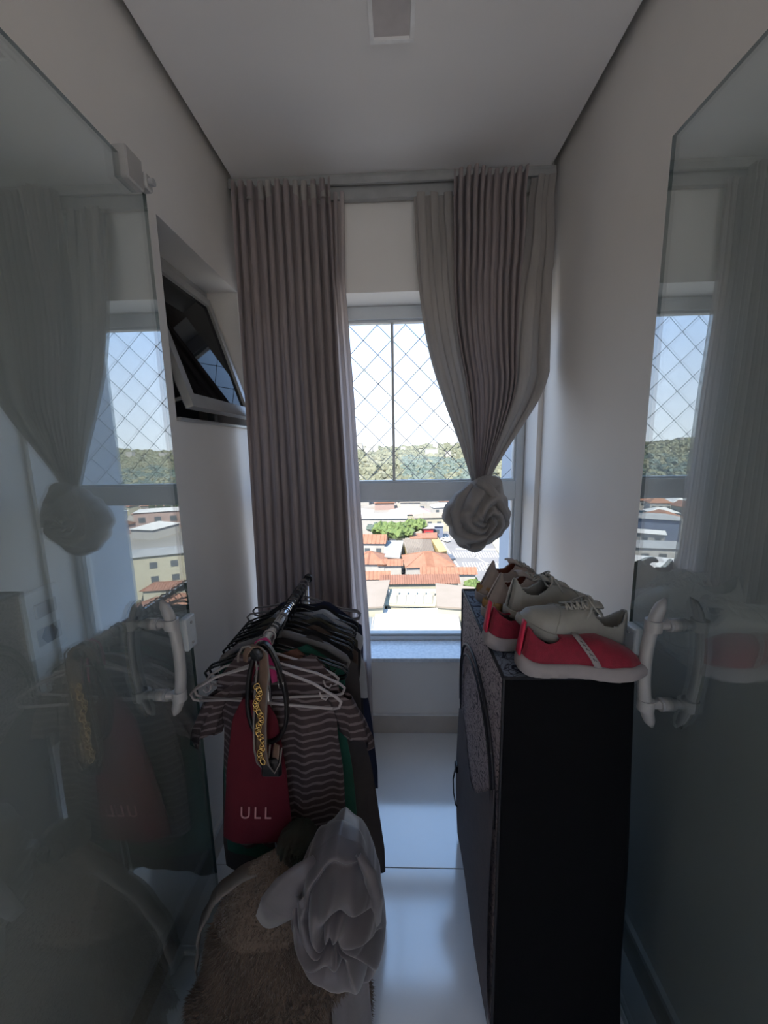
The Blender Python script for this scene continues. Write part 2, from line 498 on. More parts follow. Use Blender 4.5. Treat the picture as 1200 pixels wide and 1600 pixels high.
w2p('sash_pane', sash_box(0.036, Ls - 0.046, SY0 + 0.034, SY1 - 0.034, -0.002, 0.002, MB()), 'dark_pane')
st = MB(); 
st.tube([(RX + 0.03, SY0 + 0.02, RZ0 + 0.05), (RX + 0.10, SY0 + 0.015, RZ0 + 0.06), (-0.69, SY0 + 0.012, 1.66)], 0.006, 6)
w2p('stay_arm', st, 'grey_plastic')
sl2 = MB().box(RX + 0.035, XL + 0.012, RY0 + 0.001, RY1 - 0.001, RZ0, RZ0 + 0.012, b=0.002)
w2p('sill_strip', sl2, 'alu_grey')
sh = MB()   # black box added beyond the small window to keep its opening dark
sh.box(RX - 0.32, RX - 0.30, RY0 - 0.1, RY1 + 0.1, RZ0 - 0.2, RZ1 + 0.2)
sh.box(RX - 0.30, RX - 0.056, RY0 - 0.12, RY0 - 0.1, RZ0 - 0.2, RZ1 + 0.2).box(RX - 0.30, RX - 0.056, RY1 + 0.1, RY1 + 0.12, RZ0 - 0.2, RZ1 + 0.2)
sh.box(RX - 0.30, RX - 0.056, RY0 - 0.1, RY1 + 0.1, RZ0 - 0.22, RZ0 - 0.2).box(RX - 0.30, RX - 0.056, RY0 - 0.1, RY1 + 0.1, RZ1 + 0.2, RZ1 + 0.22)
struct(sh.build('trim_3', M['black']), 'black box added beyond the small tilted window so its opening stays dark')

# ------------------------------------------------------------------ ceiling light
lx0, lx1, ly0, ly1 = -0.060, 0.062, 1.03, 1.282
cl_t = thing('ceiling_light', 'white rectangular recessed ceiling light, switched off, near the top of the picture', 'ceiling light', (0, 1.15, H))
m_ = MB()
for b_ in ((lx0, lx1, ly0, ly0 + 0.012), (lx0, lx1, ly1 - 0.012, ly1), (lx0, lx0 + 0.012, ly0 + 0.012, ly1 - 0.012), (lx1 - 0.012, lx1, ly0 + 0.012, ly1 - 0.012)):
    m_.box(b_[0], b_[1], b_[2] - 1.15, b_[3] - 1.15, -0.010, 0.0, b=0.001)
m_.build('frame', mat('bright_frame', (0.95, 0.93, 0.92), 0.4), cl_t)
MB().box(lx0 + 0.012, lx1 - 0.012, ly0 + 0.012 - 1.15, ly1 - 0.012 - 1.15, -0.002, 0.0).build('diffuser', mat('opal_diffuser', (0.60, 0.55, 0.54), 0.5), cl_t)

# ------------------------------------------------------------------ glass doors
def glass_door(idx, sgn, yf, X, hy, hx_in, hx_out):
    yh = 0.32
    d = struct(empty('door_%d' % idx, (sgn * X, yh, 0)),
               ('left' if sgn < 0 else 'right') + ' frameless glass door leaf opened against the ' + ('left' if sgn < 0 else 'right') + ' wall')
    def part(name, mb, m, par=None, **k):
        o = mb.build(name, M[m] if isinstance(m, str) else m, par or d, **k)
        if par is None: o.matrix_parent_inverse = Matrix.Translation(-Vector((sgn * X, yh, 0)))
        return o
    x0 = sgn * X
    gm = MB()
    Y0, Y1, Z0, Z1 = yh, yf, 0.012, 2.1
    t = 0.004
    vs = [(x0 - t, Y0, Z0), (x0 + t, Y0, Z0), (x0 + t, Y1, Z0), (x0 - t, Y1, Z0), (x0 - t, Y0, Z1), (x0 + t, Y0, Z1), (x0 + t, Y1, Z1), (x0 - t, Y1, Z1)]
    gm.add(vs, [(1, 2, 6, 5), (3, 0, 4, 7)], 0)
    gm.add(vs, [(0, 3, 2, 1), (4, 5, 6, 7), (0, 1, 5, 4), (2, 3, 7, 6)], 1)
    part('glass_panel', gm, [M['glass'], M['glass_edge']])
    # pull handle: two bowed bars and two posts through the glass
    zc, hh = (1.03 if sgn > 0 else 1.01), 0.145
    def bar(xc, out, ribbed):
        mb = MB()
        n = 21
        pts = []; rr = []
        for i in range(n):
            a = -1 + 2 * i / (n - 1)
            bow = (1 - a * a) * 0.020 - 0.010 - 0.008 * a ** 4
            pts.append((xc + out * bow, hy + 0.0 * a, zc + a * hh))
            rr.append(0.0125 * (1 - 0.75 * max(0, abs(a) - 0.88) / 0.12))
        if ribbed:
            for k in range(4):
                o_ = (k - 1.5) * 0.006
                mb.tube([(p[0], p[1] + o_, p[2]) for p in pts], [q * 0.42 for q in rr], 8)
            mb.tube([(p[0] + (-out) * 0.003, p[1], p[2]) for p in pts], [q * 0.8 for q in rr], 10, flat=0.6)
        else:
            mb.tube(pts, rr, 14)
        return mb
    h = part('handle', bar(hx_in, -sgn, False), 'white_plastic', smooth=True)
    h['label'] = 'white bowed pull bar on the room side'
    ho = part('handle', bar(hx_out, sgn, True), 'white_plastic', smooth=True)
    ho['label'] = 'ribbed white pull bar on the wall side'
    for zz in (zc + 0.088, zc - 0.092):
        p_ = MB()
        p_.cyl((hx_in, hy, zz), (hx_out, hy, zz), 0.0095, 14)
        p_.lathe([(0, -0.012), (0.0135, -0.012), (0.0135, -0.004), (0.0135, 0.0), (0.0135, 0.012), (0, 0.012)], (sgn * X, hy, zz), 16, 'x')
        part('handle_post', p_, 'white_plastic', auto=40)
        q_ = MB()
        q_.lathe([(0, -0.0175), (0.0138, -0.0175), (0.0138, -0.0125), (0.0145, -0.012), (0, -0.012)], (sgn * X, hy, zz), 16, 'x')
        q_.lathe([(0, 0.012), (0.0145, 0.012), (0.0138, 0.0125), (0.0138, 0.0175), (0, 0.0175)], (sgn * X, hy, zz), 16, 'x')
        part('seal_ring', q_, 'grey_plastic')
        for hx in (hx_in, hx_out):
            c_ = MB().tube([(hx + (0.006 if hx > sgn * X else -0.006) * 0, hy, zz - 0.012), (hx, hy, zz + 0.012)], 0.0165, 14)
            part('clamp_collar', c_, 'white_plastic', auto=40)
    # lock case at the free edge
    lk = MB().box(x0 - 0.014, x0 + 0.014, yf - 0.042, yf + 0.006, 0.965, 1.055, b=0.003)
    lo = part('lock_case', lk, 'alu')
    for zz in (0.982, 1.038):
        s_ = MB().cyl((x0 - sgn * 0.0135, yf - 0.018, zz), (x0 - sgn * 0.0165, yf - 0.018, zz), 0.004, 10)
        s_.build('screw', M['grey_plastic'], lo)
    if sgn > 0:
        bt = MB().cyl((x0 - 0.004, yf + 0.005, 1.01), (x0 - 0.004, yf + 0.03, 1.01), 0.008, 12)
        part('bolt', bt, 'chrome')
    # hinge fittings at the doorway
    for zz in (0.15, 1.95):
        part('hinge', MB().box(x0 - 0.015, x0 + 0.015, yh - 0.02, yh + 0.07, zz - 0.04, zz + 0.04, b=0.003), 'alu')
    if sgn < 0:
        tp = MB().box(x0 - 0.012, x0 + 0.02, yf - 0.085, yf - 0.03, 2.055, 2.118, b=0.003)
        tp.box(x0 + 0.004, x0 + 0.026, yf - 0.032, yf - 0.006, 2.066, 2.098, b=0.003)
        to = part('top_latch', tp, 'white_plastic')
        part('latch_cap', MB().cyl((x0 + 0.02, yf - 0.018, 2.083), (x0 + 0.036, yf - 0.018, 2.083), 0.008, 14), 'grey_plastic')
    return d
glass_door(1, -1, 0.985, 0.57, 0.83, -0.523, -0.619)
glass_door(2, 1, 0.925, 0.57, 0.775, 0.524, 0.616)

# ------------------------------------------------------------------ switch and socket plate on the left wall
sp = thing('wall_switch_plate', 'white switch and socket plate on the left wall seen through the glass leaf', 'wall switch', (XL, 0.695, 1.17))
MB().box(0, 0.012, -0.040, 0.040, -0.066, 0.066, b=0.004).build('plate', mat('bright_plastic', (0.88, 0.87, 0.85), .3), sp)
MB().box(0.012, 0.014, -0.024, 0.024, 0.012, 0.040, b=0.001).build('switch_module', mat('grey_module', (0.42, 0.42, 0.41), 0.4), sp)
MB().box(0.014, 0.018, -0.024, 0.0, 0.013, 0.039, b=0.001).build('rocker', M['white_plastic'], sp)
so = MB().box(0.012, 0.0135, -0.026, 0.026, -0.044, -0.010, b=0.001)
so.build('socket_module', M['white_plastic'], sp)
hx = MB(); 
for k in (-1, 0, 1): hx.cyl((0.0134, k * 0.009, -0.027 - (0.004 if k == 0 else 0)), (0.0140, k * 0.009, -0.027 - (0.004 if k == 0 else 0)), 0.0032, 10)
hx.lathe([(0, 0), (0.018, 0), (0.018, 0.0006), (0, 0.0006)], (0.0132, 0, -0.027), 6, 'x')
hx.build('socket_holes', M['black_plastic'], sp)

# ------------------------------------------------------------------ curtain track
ct = thing('curtain_track', 'grey-white aluminium curtain track fixed under the ceiling along the window wall', 'curtain track', (0, 1.80, 2.56))
MB().box(XL + 0.01, XR - 0.01, 0.006, 0.056, 0.025, 0.0395, b=0.001).build('mounting_board', M['alu_grey'], ct)
MB().box(XL + 0.01, XR - 0.01, 0.024, 0.050, -0.045, 0.025, b=0.002).build('rear_rail', M['alu_grey'], ct)
MB().box(XL + 0.01, XR - 0.01, 0.0, 0.016, 0.0, 0.025, b=0.002).build('front_rail', M['alu_grey'], ct)

# ------------------------------------------------------------------ curtains
M['mauve'] = mat('mauve_taupe_curtain', (0.345, 0.285, 0.275), 0.85, (0.30, 0.25, 0.245), 30, bump=0.35, bscale=700, sheen=0.25, trans=0.16, stretch=(1, 1, 0.15))
M['taupe'] = mat('taupe_curtain', (0.40, 0.365, 0.335), 0.85, (0.35, 0.32, 0.295), 30, bump=0.35, bscale=700, sheen=0.25, trans=0.16, stretch=(1, 1, 0.15))
M['sheer'] = mat('pale_lining', (0.62, 0.55, 0.53), 0.85, (0.56, 0.50, 0.49), 40, bump=0.2, bscale=700, trans=0.42, stretch=(1, 1, 0.1))

def lerp(a, b, t): return a + (b - a) * t
def interp(x, xs, ys): return float(np.interp(x, xs, ys))

def curtain_panel(xl_f, xr_f, z1, z0, y_f, npl, amp_f, nz=70, per=18, seed=1, phase=0.0, sway=0.006, profile='round'):
    """pleated sheet, one vertex grid; xl_f/xr_f/amp_f/y_f are functions of z"""
    r_ = random.Random(seed)
    ph = [r_.uniform(0, 6.28) for _ in range(8)]
    nu = npl * per + 1
    P = np.zeros((nz, nu, 3))
    jit = np.array([0] + [r_.uniform(-0.18, 0.18) for _ in range(npl - 1)] + [0])
    for i in range(nz):
        t = i / (nz - 1); z = lerp(z1, z0, t)
        a, b, amp, yy = xl_f(z), xr_f(z), amp_f(z), y_f(z)
        for j in range(nu):
            u = j / (nu - 1)
            k = u * npl
            kk = k + phase
            jj = np.interp(k, np.arange(npl + 1), jit) * (0.4 + 0.9 * t)
            s = 2 * pi * kk
            mod = 1 + 0.25 * sin(3.1 * u * 2 + 5 * t + ph[0]) + 0.2 * sin(9 * u + 3 * t + ph[1])
            dx = (jj + 0.16 * sin(2 * s)) * (b - a) / npl
            x = lerp(a, b, u) + dx * (1 if 0 < j < nu - 1 else 0)
            y = yy - amp * mod * (0.5 + 0.5 * cos(s)) + 0.004 * sin(17 * u + 6 * t + ph[2]) + sway * sin(4 * u + 3 * t + ph[3])
            P[i, j] = (x, y, z)
    return MB().grid(P)

# left curtain
lc = thing('pleated_curtain', 'long mauve-taupe pleated curtain hanging straight on the left of the window', 'curtain', (-0.42, 1.76, 2.56))
def lift(o, root):
    o.matrix_parent_inverse = Matrix.Translation(-Vector(root.location)); return o
xlz = lambda z: interp(z, [0.08, 0.7, 1.6, 2.55], [-0.668, -0.668, -0.652, -0.642])
xrz = lambda z: interp(z, [0.08, 0.7, 1.3, 1.8, 2.55], [-0.215, -0.215, -0.222, -0.238, -0.250])
o = curtain_panel(xlz, xrz, 2.540, 0.06, lambda z: 1.775, 11, lambda z: interp(z, [0, 1.2, 2.55], [0.062, 0.058, 0.046]), nz=80, seed=3).build('pleated_panel', M['mauve'], lc, smooth=True)
lift(o, lc)
hm = curtain_panel(xlz, xrz, 2.546, 2.47, lambda z: 1.777, 11, lambda z: 0.047, nz=3, seed=3)
o = hm.build('heading_tape', M['taupe'], lc, smooth=True); lift(o, lc)
ll = thing('lining_curtain', 'pale thin lining curtain glowing at the right edge of the mauve curtain', 'curtain', (-0.2, 1.80, 2.56))
xl2 = lambda z: interp(z, [0.08, 2.55], [-0.40, -0.40])
xr2 = lambda z: interp(z, [0.08, 0.55, 0.75, 1.2, 1.7, 2.2, 2.55], [-0.140, -0.142, -0.152, -0.172, -0.188, -0.212, -0.205])
o = curtain_panel(xl2, xr2, 2.535, 0.05, lambda z: 1.832, 7, lambda z: 0.028, nz=70, seed=9, phase=0.3).build('lining_panel', M['sheer'], ll, smooth=True)
lift(o, ll)

# knotted curtain on the right
ys = [310, 430, 500, 560, 620, 680, 720, 752, 775]
XLp = [647, 653, 661, 673, 692, 714, 727, 737, 742]
XRp = [862, 866, 864, 859, 841, 803, 778, 760, 757]
kz = []; kxl = []; kxr = []
for y_, a_, b_ in zip(ys, XLp, XRp):
    pa, pb = on_y(a_, y_, 1.77), on_y(b_, y_, 1.77)
    kz.append((pa[2] + pb[2]) / 2); kxl.append(pa[0]); kxr.append(pb[0])
kz = [2.60] + kz; kxl = [kxl[0] - 0.002] + kxl; kxr = [0.652] + kxr
zz_, xa_, xb_2 = kz[::-1], kxl[::-1], kxr[::-1]
def smooth_interp(z, zs, xs):
    return sum(interp(z + d, zs, xs) * w for d, w in ((-0.06, .2), (-0.03, .2), (0, .2), (0.03, .2), (0.06, .2)))
KL = lambda z: smooth_interp(z, zz_, xa_)
KR = lambda z: min(smooth_interp(z, zz_, xb_2), XR - 0.03 if z < 2.2 else XR - 0.025)
zn = kz[-1]
kc = thing('knotted_curtain', 'taupe curtain gathered and tied into a big round knot on the right of the window', 'curtain', (0.36, 1.77, 2.56))
def frac(fa, fb):
    return (lambda z: lerp(KL(z), KR(z), fa(z) if callable(fa) else fa)), (lambda z: lerp(KL(z), KR(z), fb(z) if callable(fb) else fb))
nk = lambda z: interp(z, [zn, zn + 0.5, 2.5], [0.25, 0.75, 1.0])
a, b = frac(0.0, lambda z: interp(z, [1.3, 2.0, 2.5], [0.36, 0.33, 0.30]))
pts_amp = lambda z: 0.030 * nk(z)
o = curtain_panel(a, b, 2.500, zn - 0.03, lambda z: interp(z, [1.3, 2.5], [1.770, 1.800]), 3, pts_amp, nz=60, per=30, seed=21, phase=0.5, sway=0.004).build('left_panel', M['taupe'], kc, smooth=True)
lift(o, kc)
a, b = frac(lambda z: interp(z, [1.3, 2.0, 2.5], [0.26, 0.25, 0.275]), lambda z: interp(z, [1.3, 1.8, 2.5], [0.80, 0.72, 0.78]))
o = curtain_panel(a, b, 2.548, zn - 0.03, lambda z: interp(z, [1.3, 2.5], [1.762, 1.762]), 10, lambda z: 0.048 * nk(z) ** 0.8, nz=70, per=16, seed=23, sway=0.003).build('pleated_panel', M['mauve'], kc, smooth=True)
lift(o, kc)
a, b = frac(lambda z: interp(z, [1.3, 1.8, 2.3, 2.5], [0.62, 0.64, 0.80, 0.84]), 1.0)
o = curtain_panel(a, b, 2.548, zn - 0.03, lambda z: interp(z, [1.3, 1.8, 2.5], [1.758, 1.775, 1.785]), 2, lambda z: interp(z, [1.3, 1.7, 2.0, 2.5], [0.012, 0.045, 0.026, 0.014]), nz=60, per=24, seed=27, phase=0.2, sway=0.004).build('right_panel', M['taupe'], kc, smooth=True)
lift(o, kc)

def rosette(cx, cy, cz, outline, thick, sw, n_r=54, n_a=150, turns=2.3, arms=3, amp=0.012, seed=1, warp=None):
    """lump of twisted cloth: outline = list of (angle_deg, radius); sw = swirl centre offset (dx,dz); front faces -y"""
    r_ = random.Random(seed)
    ph = [r_.uniform(0, 6.28) for _ in range(10)]
    ang = [q[0] for q in outline]; rad = [q[1] for q in outline]
    ang = [ang[-1] - 360] + ang + [ang[0] + 360]; rad = [rad[-1]] + rad + [rad[0]]
    def R0(a_):
        d = math.degrees(a_) % 360
        return float(np.interp(d, ang, rad))
    mb = MB()
    for side in (-1, 1):
        P = np.zeros((n_r, n_a, 3))
        for i in range(n_r):
            s = i / (n_r - 1)
            for j in range(n_a):
                a_ = 2 * pi * j / n_a
                Rr = R0(a_)
                # blend of swirl centre (inner) to shape centre (outer)
                x = Rr * s * cos(a_) + sw[0] * (1 - s); z = Rr * s * sin(a_) + sw[1] * (1 - s)
                dome = thick * math.sqrt(max(0, 1 - s ** 2.4))
                spiral = arms * a_ + turns * 2 * pi * (s ** 0.8) + 0.9 * sin(2 * a_ + ph[0]) + 0.6 * sin(5 * s + ph[1])
                w1 = 0.5 + 0.5 * sin(spiral)
                ridge = abs(sin(spiral / 1.0)) ** 0.8
                crease = 0.5 + 0.5 * sin((arms * 2 + 3) * a_ + 9 * s + 1.2 * sin(3 * a_ + ph[2]))
                f = amp * (ridge * 1.6 + 0.45 * crease) * (0.35 + 0.65 * math.sin(pi * min(1, s * 0.94 + 0.06)) ** 0.6)
                pit = -0.45 * thick * math.exp(-(s / 0.13) ** 2)
                y = side * (dome + f * (1 if s < 0.97 else (1 - s) / 0.03) + (pit if side < 0 else 0))
                rip = 1 + 0.02 * sin(14 * a_ + ph[3]) * s
                P[i, j] = (cx + x * rip, cy + y, cz + z * rip)
        mb.grid(P, closed_v=True)
    return mb
kc_c = on_y(748, 806, 1.745)
def px_outline(c_px, pts_px, y):
    c_ = on_y(c_px[0], c_px[1], y); out = []
    for p in pts_px:
        q = on_y(p[0], p[1], y); dx, dz = q[0] - c_[0], q[2] - c_[2]
        out.append((math.degrees(math.atan2(dz, dx)) % 360, math.hypot(dx, dz)))
    out.sort(); return out
ol = px_outline((748, 806), [(737, 752), (752, 744), (775, 742), (783, 750), (787, 770), (794, 790), (795, 817), (780, 838), (757, 852), (752, 860), (734, 862), (712, 848), (700, 822), (690, 806), (705, 780), (722, 764)], 1.745)
o = rosette(kc_c[0], 1.755, kc_c[2], ol, 0.062, (0.030, -0.025), amp=0.020, seed=5, arms=2, turns=1.3).build('knot', M['taupe'], kc, smooth=True)
lift(o, kc)
# loose loop flap across the knot
def strip_path(pts, w, ny=5, thick=0.0):
    pts = [Vector(p) for p in pts]
    P = []
    for i, p in enumerate(pts):
        t = (pts[min(i + 1, len(pts) - 1)] - pts[max(i - 1, 0)]).normalized()
        side = t.cross(Vector((0, -1, 0)));
        if side.length < 1e-4: side = Vector((1, 0, 0))
        side.normalize()
        ww = w[i] if hasattr(w, '__len__') else w
        P.append([p + side * ww * (k / (ny - 1) - 0.5) + Vector((0, -0.010 * sin(pi * k / (ny - 1)), 0)) for k in range(ny)])
    return MB().grid([[tuple(q) for q in row] for row in P])
fl = [on_y(745, 752, 1.70), on_y(760, 760, 1.685), on_y(775, 775, 1.675), on_y(786, 795, 1.675), on_y(793, 815, 1.69)]
o = strip_path(fl, [0.03, 0.045, 0.04, 0.03, 0.012]).build('knot_flap', M['taupe'], kc, smooth=True); lift(o, kc)
so_ = o.modifiers.new('thick', 'SOLIDIFY'); so_.thickness = 0.004
fl = [on_y(738, 756, 1.71), on_y(722, 775, 1.69), on_y(712, 800, 1.685), on_y(716, 830, 1.69), on_y(735, 855, 1.71)]
o = strip_path(fl, [0.02, 0.04, 0.05, 0.04, 0.015]).build('knot_flap', M['taupe'], kc, smooth=True); lift(o, kc)
so_ = o.modifiers.new('thick', 'SOLIDIFY'); so_.thickness = 0.004
# ------------------------------------------------------------------ the city outside (about 35 m below)
GZ = -34.0
def cm(name, col, col2=None, scale=0.3, rough=0.9, **k): 
    M[name] = mat(name, col, rough, col2, scale, spec=0.2, **k)
cm('city_ground', (0.210, 0.190, 0.170), (0.150, 0.140, 0.125), 0.05)
cm('asphalt', (0.150, 0.145, 0.145), (0.130, 0.125, 0.125), 0.2)
cm('road_paint', (0.372, 0.360, 0.336))
cm('orange_roof', (0.210, 0.109, 0.071), (0.185, 0.088, 0.057), 0.8)
cm('rust_roof', (0.176, 0.092, 0.067), (0.143, 0.071, 0.050), 0.6)
cm('white_roof', (0.396, 0.384, 0.366), (0.360, 0.348, 0.330), 0.4)
cm('cream', (0.300, 0.285, 0.220), (0.280, 0.265, 0.210), 0.5)
cm('beige_roof', (0.198, 0.167, 0.140), (0.180, 0.153, 0.126), 0.3)
cm('grey_roof', (0.210, 0.210, 0.210), (0.185, 0.185, 0.185), 0.4)
cm('brown_roof', (0.153, 0.126, 0.104), (0.126, 0.104, 0.086), 1.5)
cm('yellow_wall', (0.290, 0.225, 0.110))
cm('white_wall', (0.300, 0.290, 0.275), (0.270, 0.260, 0.245), 0.5)
cm('pink_wall', (0.275, 0.200, 0.180))
cm('blue_wall', (0.125, 0.150, 0.210))
cm('red_paint', (0.300, 0.036, 0.042))
cm('solar', (0.13, 0.15, 0.17), rough=0.4)
cm('window_dark', (0.07, 0.08, 0.09), rough=0.3)
cm('leaf_bright', (0.099, 0.135, 0.045), (0.059, 0.090, 0.032), 0.8)
cm('leaf_dark', (0.067, 0.092, 0.080), (0.092, 0.113, 0.101), 0.05)
cm('cypress_leaf', (0.045, 0.060, 0.035))
cm('leaf_hazed', (0.137, 0.137, 0.095), (0.106, 0.114, 0.080), 0.02)  # distance haze put into the leaf colour
cm('hill', (0.144, 0.144, 0.104), (0.168, 0.160, 0.120), 0.01)  # pale olive stands in for haze over the hills
cm('bark', (0.12, 0.09, 0.07))
cm('car_white', (0.6, 0.6, 0.6), rough=0.3); cm('car_dark', (0.08, 0.09, 0.11), rough=0.3); cm('car_silver', (0.210, 0.216, 0.228), rough=0.3)

struct(MB().box(-700, 700, 20, 420, GZ - 1, GZ).build('ground', M['city_ground']), 'city ground far below the window')
# hills: terrain rising from the edge of town to the skyline
def terrain():
    nx, ny = 120, 46
    P = np.zeros((ny, nx, 3))
    for i in range(ny):
        r_ = 330 * (3000 / 330) ** (i / (ny - 1))
        for j in range(nx):
            a = R(-62 + 124 * j / (nx - 1))
            t = (math.log(r_) - math.log(330)) / (math.log(3000) - math.log(330))
            z = GZ - 0.5 + 36.5 * t ** 0.75 + (7 * t) * sin(a * 9 + 2 * t) + (5 * t) * sin(a * 23 + 5 * t + 1) + 5 * sin(pi * t) * sin(a * 14 + 7 * t)
            if t > 0.85: z += 3 * sin(a * 31)
            P[i, j] = (r_ * sin(a), r_ * cos(a), z - 2.5 * t)
    return P
TP = terrain()
o = MB().grid(TP).build('hills', M['hill'], smooth=True); fix_normals(o)
struct(o, 'wooded hills rising to the skyline, haze put into their olive colour')
def terr(x, y):
    r_ = math.hypot(x, y); a = math.atan2(x, y)
    if r_ < 330: return GZ
    t = (math.log(r_) - math.log(330)) / (math.log(3000) - math.log(330))
    i = min(TP.shape[0] - 1, max(0, t * (TP.shape[0] - 1))); j = min(119, max(0, (math.degrees(a) + 62) / 124 * 119))
    return float(TP[int(round(i)), int(round(j)), 2])

def blob(mb, c, r, seed, n=5, m=7, squash=0.8):
    r_ = random.Random(seed); ph = [r_.uniform(0, 6.28) for _ in range(4)]
    P = np.zeros((n, m, 3))
    for i in range(n):
        th = pi * (i + 0.02) / (n - 1 + 0.04)
        for j in range(m):
            a = 2 * pi * j / m + (i % 2) * pi / m
            q = r * (1 + 0.22 * sin(3 * a + ph[0] + i) + 0.15 * sin(5 * th + 2 * a + ph[1]))
            P[i, j] = (c[0] + q * sin(th) * cos(a), c[1] + q * sin(th) * sin(a), c[2] + q * cos(th) * squash)
    mb.grid(P, closed_v=True)
def sector(rr, lo, hi):
    return R(rr.uniform(lo, hi))
# woodland: nobody could count these crowns
for name, mname, lab, ranges, cnt, rmin, rmax in (
    ('woodland', 'leaf_dark', 'bluish dark green woodland beyond the houses', ((1, 12), (-40, -24), (24, 40)), 1500, 360, 600),
    ('pale_hazed_woodland', 'leaf_hazed', 'scrub and trees covering the distant slopes, haze put into their pale olive', ((-16, 20), (-44, -22), (22, 44)), 5200, 350, 2000)):
    mb = MB(); rr = random.Random(11 if 'pale' in name else 12)
    for k in range(cnt):
        lo, hi = ranges[rr.randrange(len(ranges))]
        a = sector(rr, lo, hi); r_ = rmin * (rmax / rmin) ** rr.random()
        x, y = r_ * sin(a), r_ * cos(a)
        s_ = (1.6 + 2.4 * rr.random()) * (1 + r_ / 900)
        blob(mb, (x, y, terr(x, y) + s_ * 0.4), s_, k, 5, 7)
    o = mb.build(name, M[mname], smooth=False); fix_normals(o); tag(o, lab, 'woodland', kind='stuff')

def prism(mb, pts, z0, z1, mi_w=0, mi_r=1):
    n = len(pts)
    z1 = z1 if hasattr(z1, '__len__') else [z1] * n
    vs = [(p[0], p[1], z0) for p in pts] + [(p[0], p[1], z) for p, z in zip(pts, z1)]
    mb.add(vs, [[i, (i + 1) % n, n + (i + 1) % n, n + i] for i in range(n)], mi_w)
    mb.add(vs, [list(range(n, 2 * n))], mi_r)
def px_plan(pts, z, mirror=0):
    out = []
    for p in pts:
        q = on_z(p[0], p[1], z)
        x = q[0]
        if mirror < 0: x = -1.14 - x
        if mirror > 0: x = 1.14 - x
        out.append((x, q[1]))
    # ensure counter-clockwise
    A = sum(out[i][0] * out[(i + 1) % len(out)][1] - out[(i + 1) % len(out)][0] * out[i][1] for i in range(len(out)))
    return out if A > 0 else out[::-1]
def roofed_block(name, label, cat, pts, z, wall, roof, mirror=0, over=0.4, group=None):
    pl = px_plan(pts, z, mirror)
    cx = sum(p[0] for p in pl) / len(pl); cy = sum(p[1] for p in pl) / len(pl)
    t = thing(name, label, cat, (cx, cy, GZ), 0, group)
    lp = [(p[0] - cx, p[1] - cy) for p in pl]
    mb = MB(); prism(mb, lp, 0, z - GZ - 0.3, 0, 0); mb.build('wall', M[wall], t)
    k = 1 + over / max(1, max(math.hypot(*p) for p in lp))
    mb = MB(); prism(mb, [(p[0] * k, p[1] * k) for p in lp], z - GZ - 0.3, z - GZ, 0, 0)
    mb.add([(p[0] * k, p[1] * k, z - GZ - 0.3) for p in lp], [list(range(len(lp)))[::-1]])
    mb.build('roof', M[roof], t)
    t['_c'] = (cx, cy)
    return t, lp, (cx, cy)

# nearest hall
t, lp, c_ = roofed_block('hall', 'long hall with a bright white metal roof, nearest below the window', 'building', [(590, 953), (712, 950), (720, 1001), (584, 994)], -27, 'cream', 'white_roof')
for k in range(9):   # standing seams of the roof
    a = np.array(px_plan([(597 + k * 13.5, 952.5)], -26.97)[0]) - c_; b = np.array(px_plan([(593 + k * 15, 995)], -26.97)[0]) - c_
    MB().tube([(a[0], a[1], 7.03), (b[0], b[1], 7.03)], 0.05, 4).build('seam', M['white_roof'], t)
t, lp, c_ = roofed_block('annex', 'low flat-roofed annex with dark solar strips beside the white hall', 'building', [(560, 948), (589, 953), (583, 994), (560, 993)], -27.6, 'white_wall', 'white_roof')
for k in range(4):
    pl = px_plan([(562 + k * 7.6, 958), (567 + k * 7.6, 958), (564.5 + k * 7, 989), (559.5 + k * 7, 989)], -27.5)
    mb = MB(); prism(mb, [(p[0] - c_[0], p[1] - c_[1]) for p in pl], 6.41, 6.5, 0, 0); mb.build('solar_panel', M['solar'], t)
roofed_block('shopfront', 'white street front with a pink awning at the very foot of the view', 'building', [(560, 996), (735, 1001), (740, 1016), (560, 1012)], -30.5, 'white_wall', 'white_roof')
roofed_block('awning', 'long pink awning in front of the white hall', 'awning', [(662, 1001), (718, 1002), (720, 1006), (661, 1005)], -30.2, 'pink_wall', 'red_paint')
roofed_block('flat_house', 'beige flat-roofed building left of the cream gallery', 'building', [(560, 909), (608, 907), (598, 946), (560, 948)], -25.5, 'cream', 'beige_roof')
roofed_block('flat_house', 'beige flat-roofed building right of the cream gallery', 'building', [(682, 912), (740, 918), (742, 950), (684, 946)], -25.5, 'cream', 'beige_roof')
t, lp, c_ = roofed_block('gallery', 'cream gallery roofed with five pale translucent panels', 'building', [(602, 921), (681, 921), (678, 946), (604, 944)], -27, 'cream', 'cream')
for k in range(5):
    pl = px_plan([(608 + k * 14, 926), (620.5 + k * 14, 926), (619.5 + k * 14, 942), (608 + k * 14, 942)], -26.8)
    mb = MB(); prism(mb, [(p[0] - c_[0], p[1] - c_[1]) for p in pl], 7.0, 7.2, 0, 0); mb.build('roof_panel', M['cream'], t)
for k in range(6):
    p = np.array(px_plan([(606 + k * 14, 922.5)], -26)[0]) - c_
    MB().box(p[0] - .35, p[0] + .35, p[1] - .35, p[1] + .35, 7.0, 8.0).build('parapet_post', M['white_wall'], t)

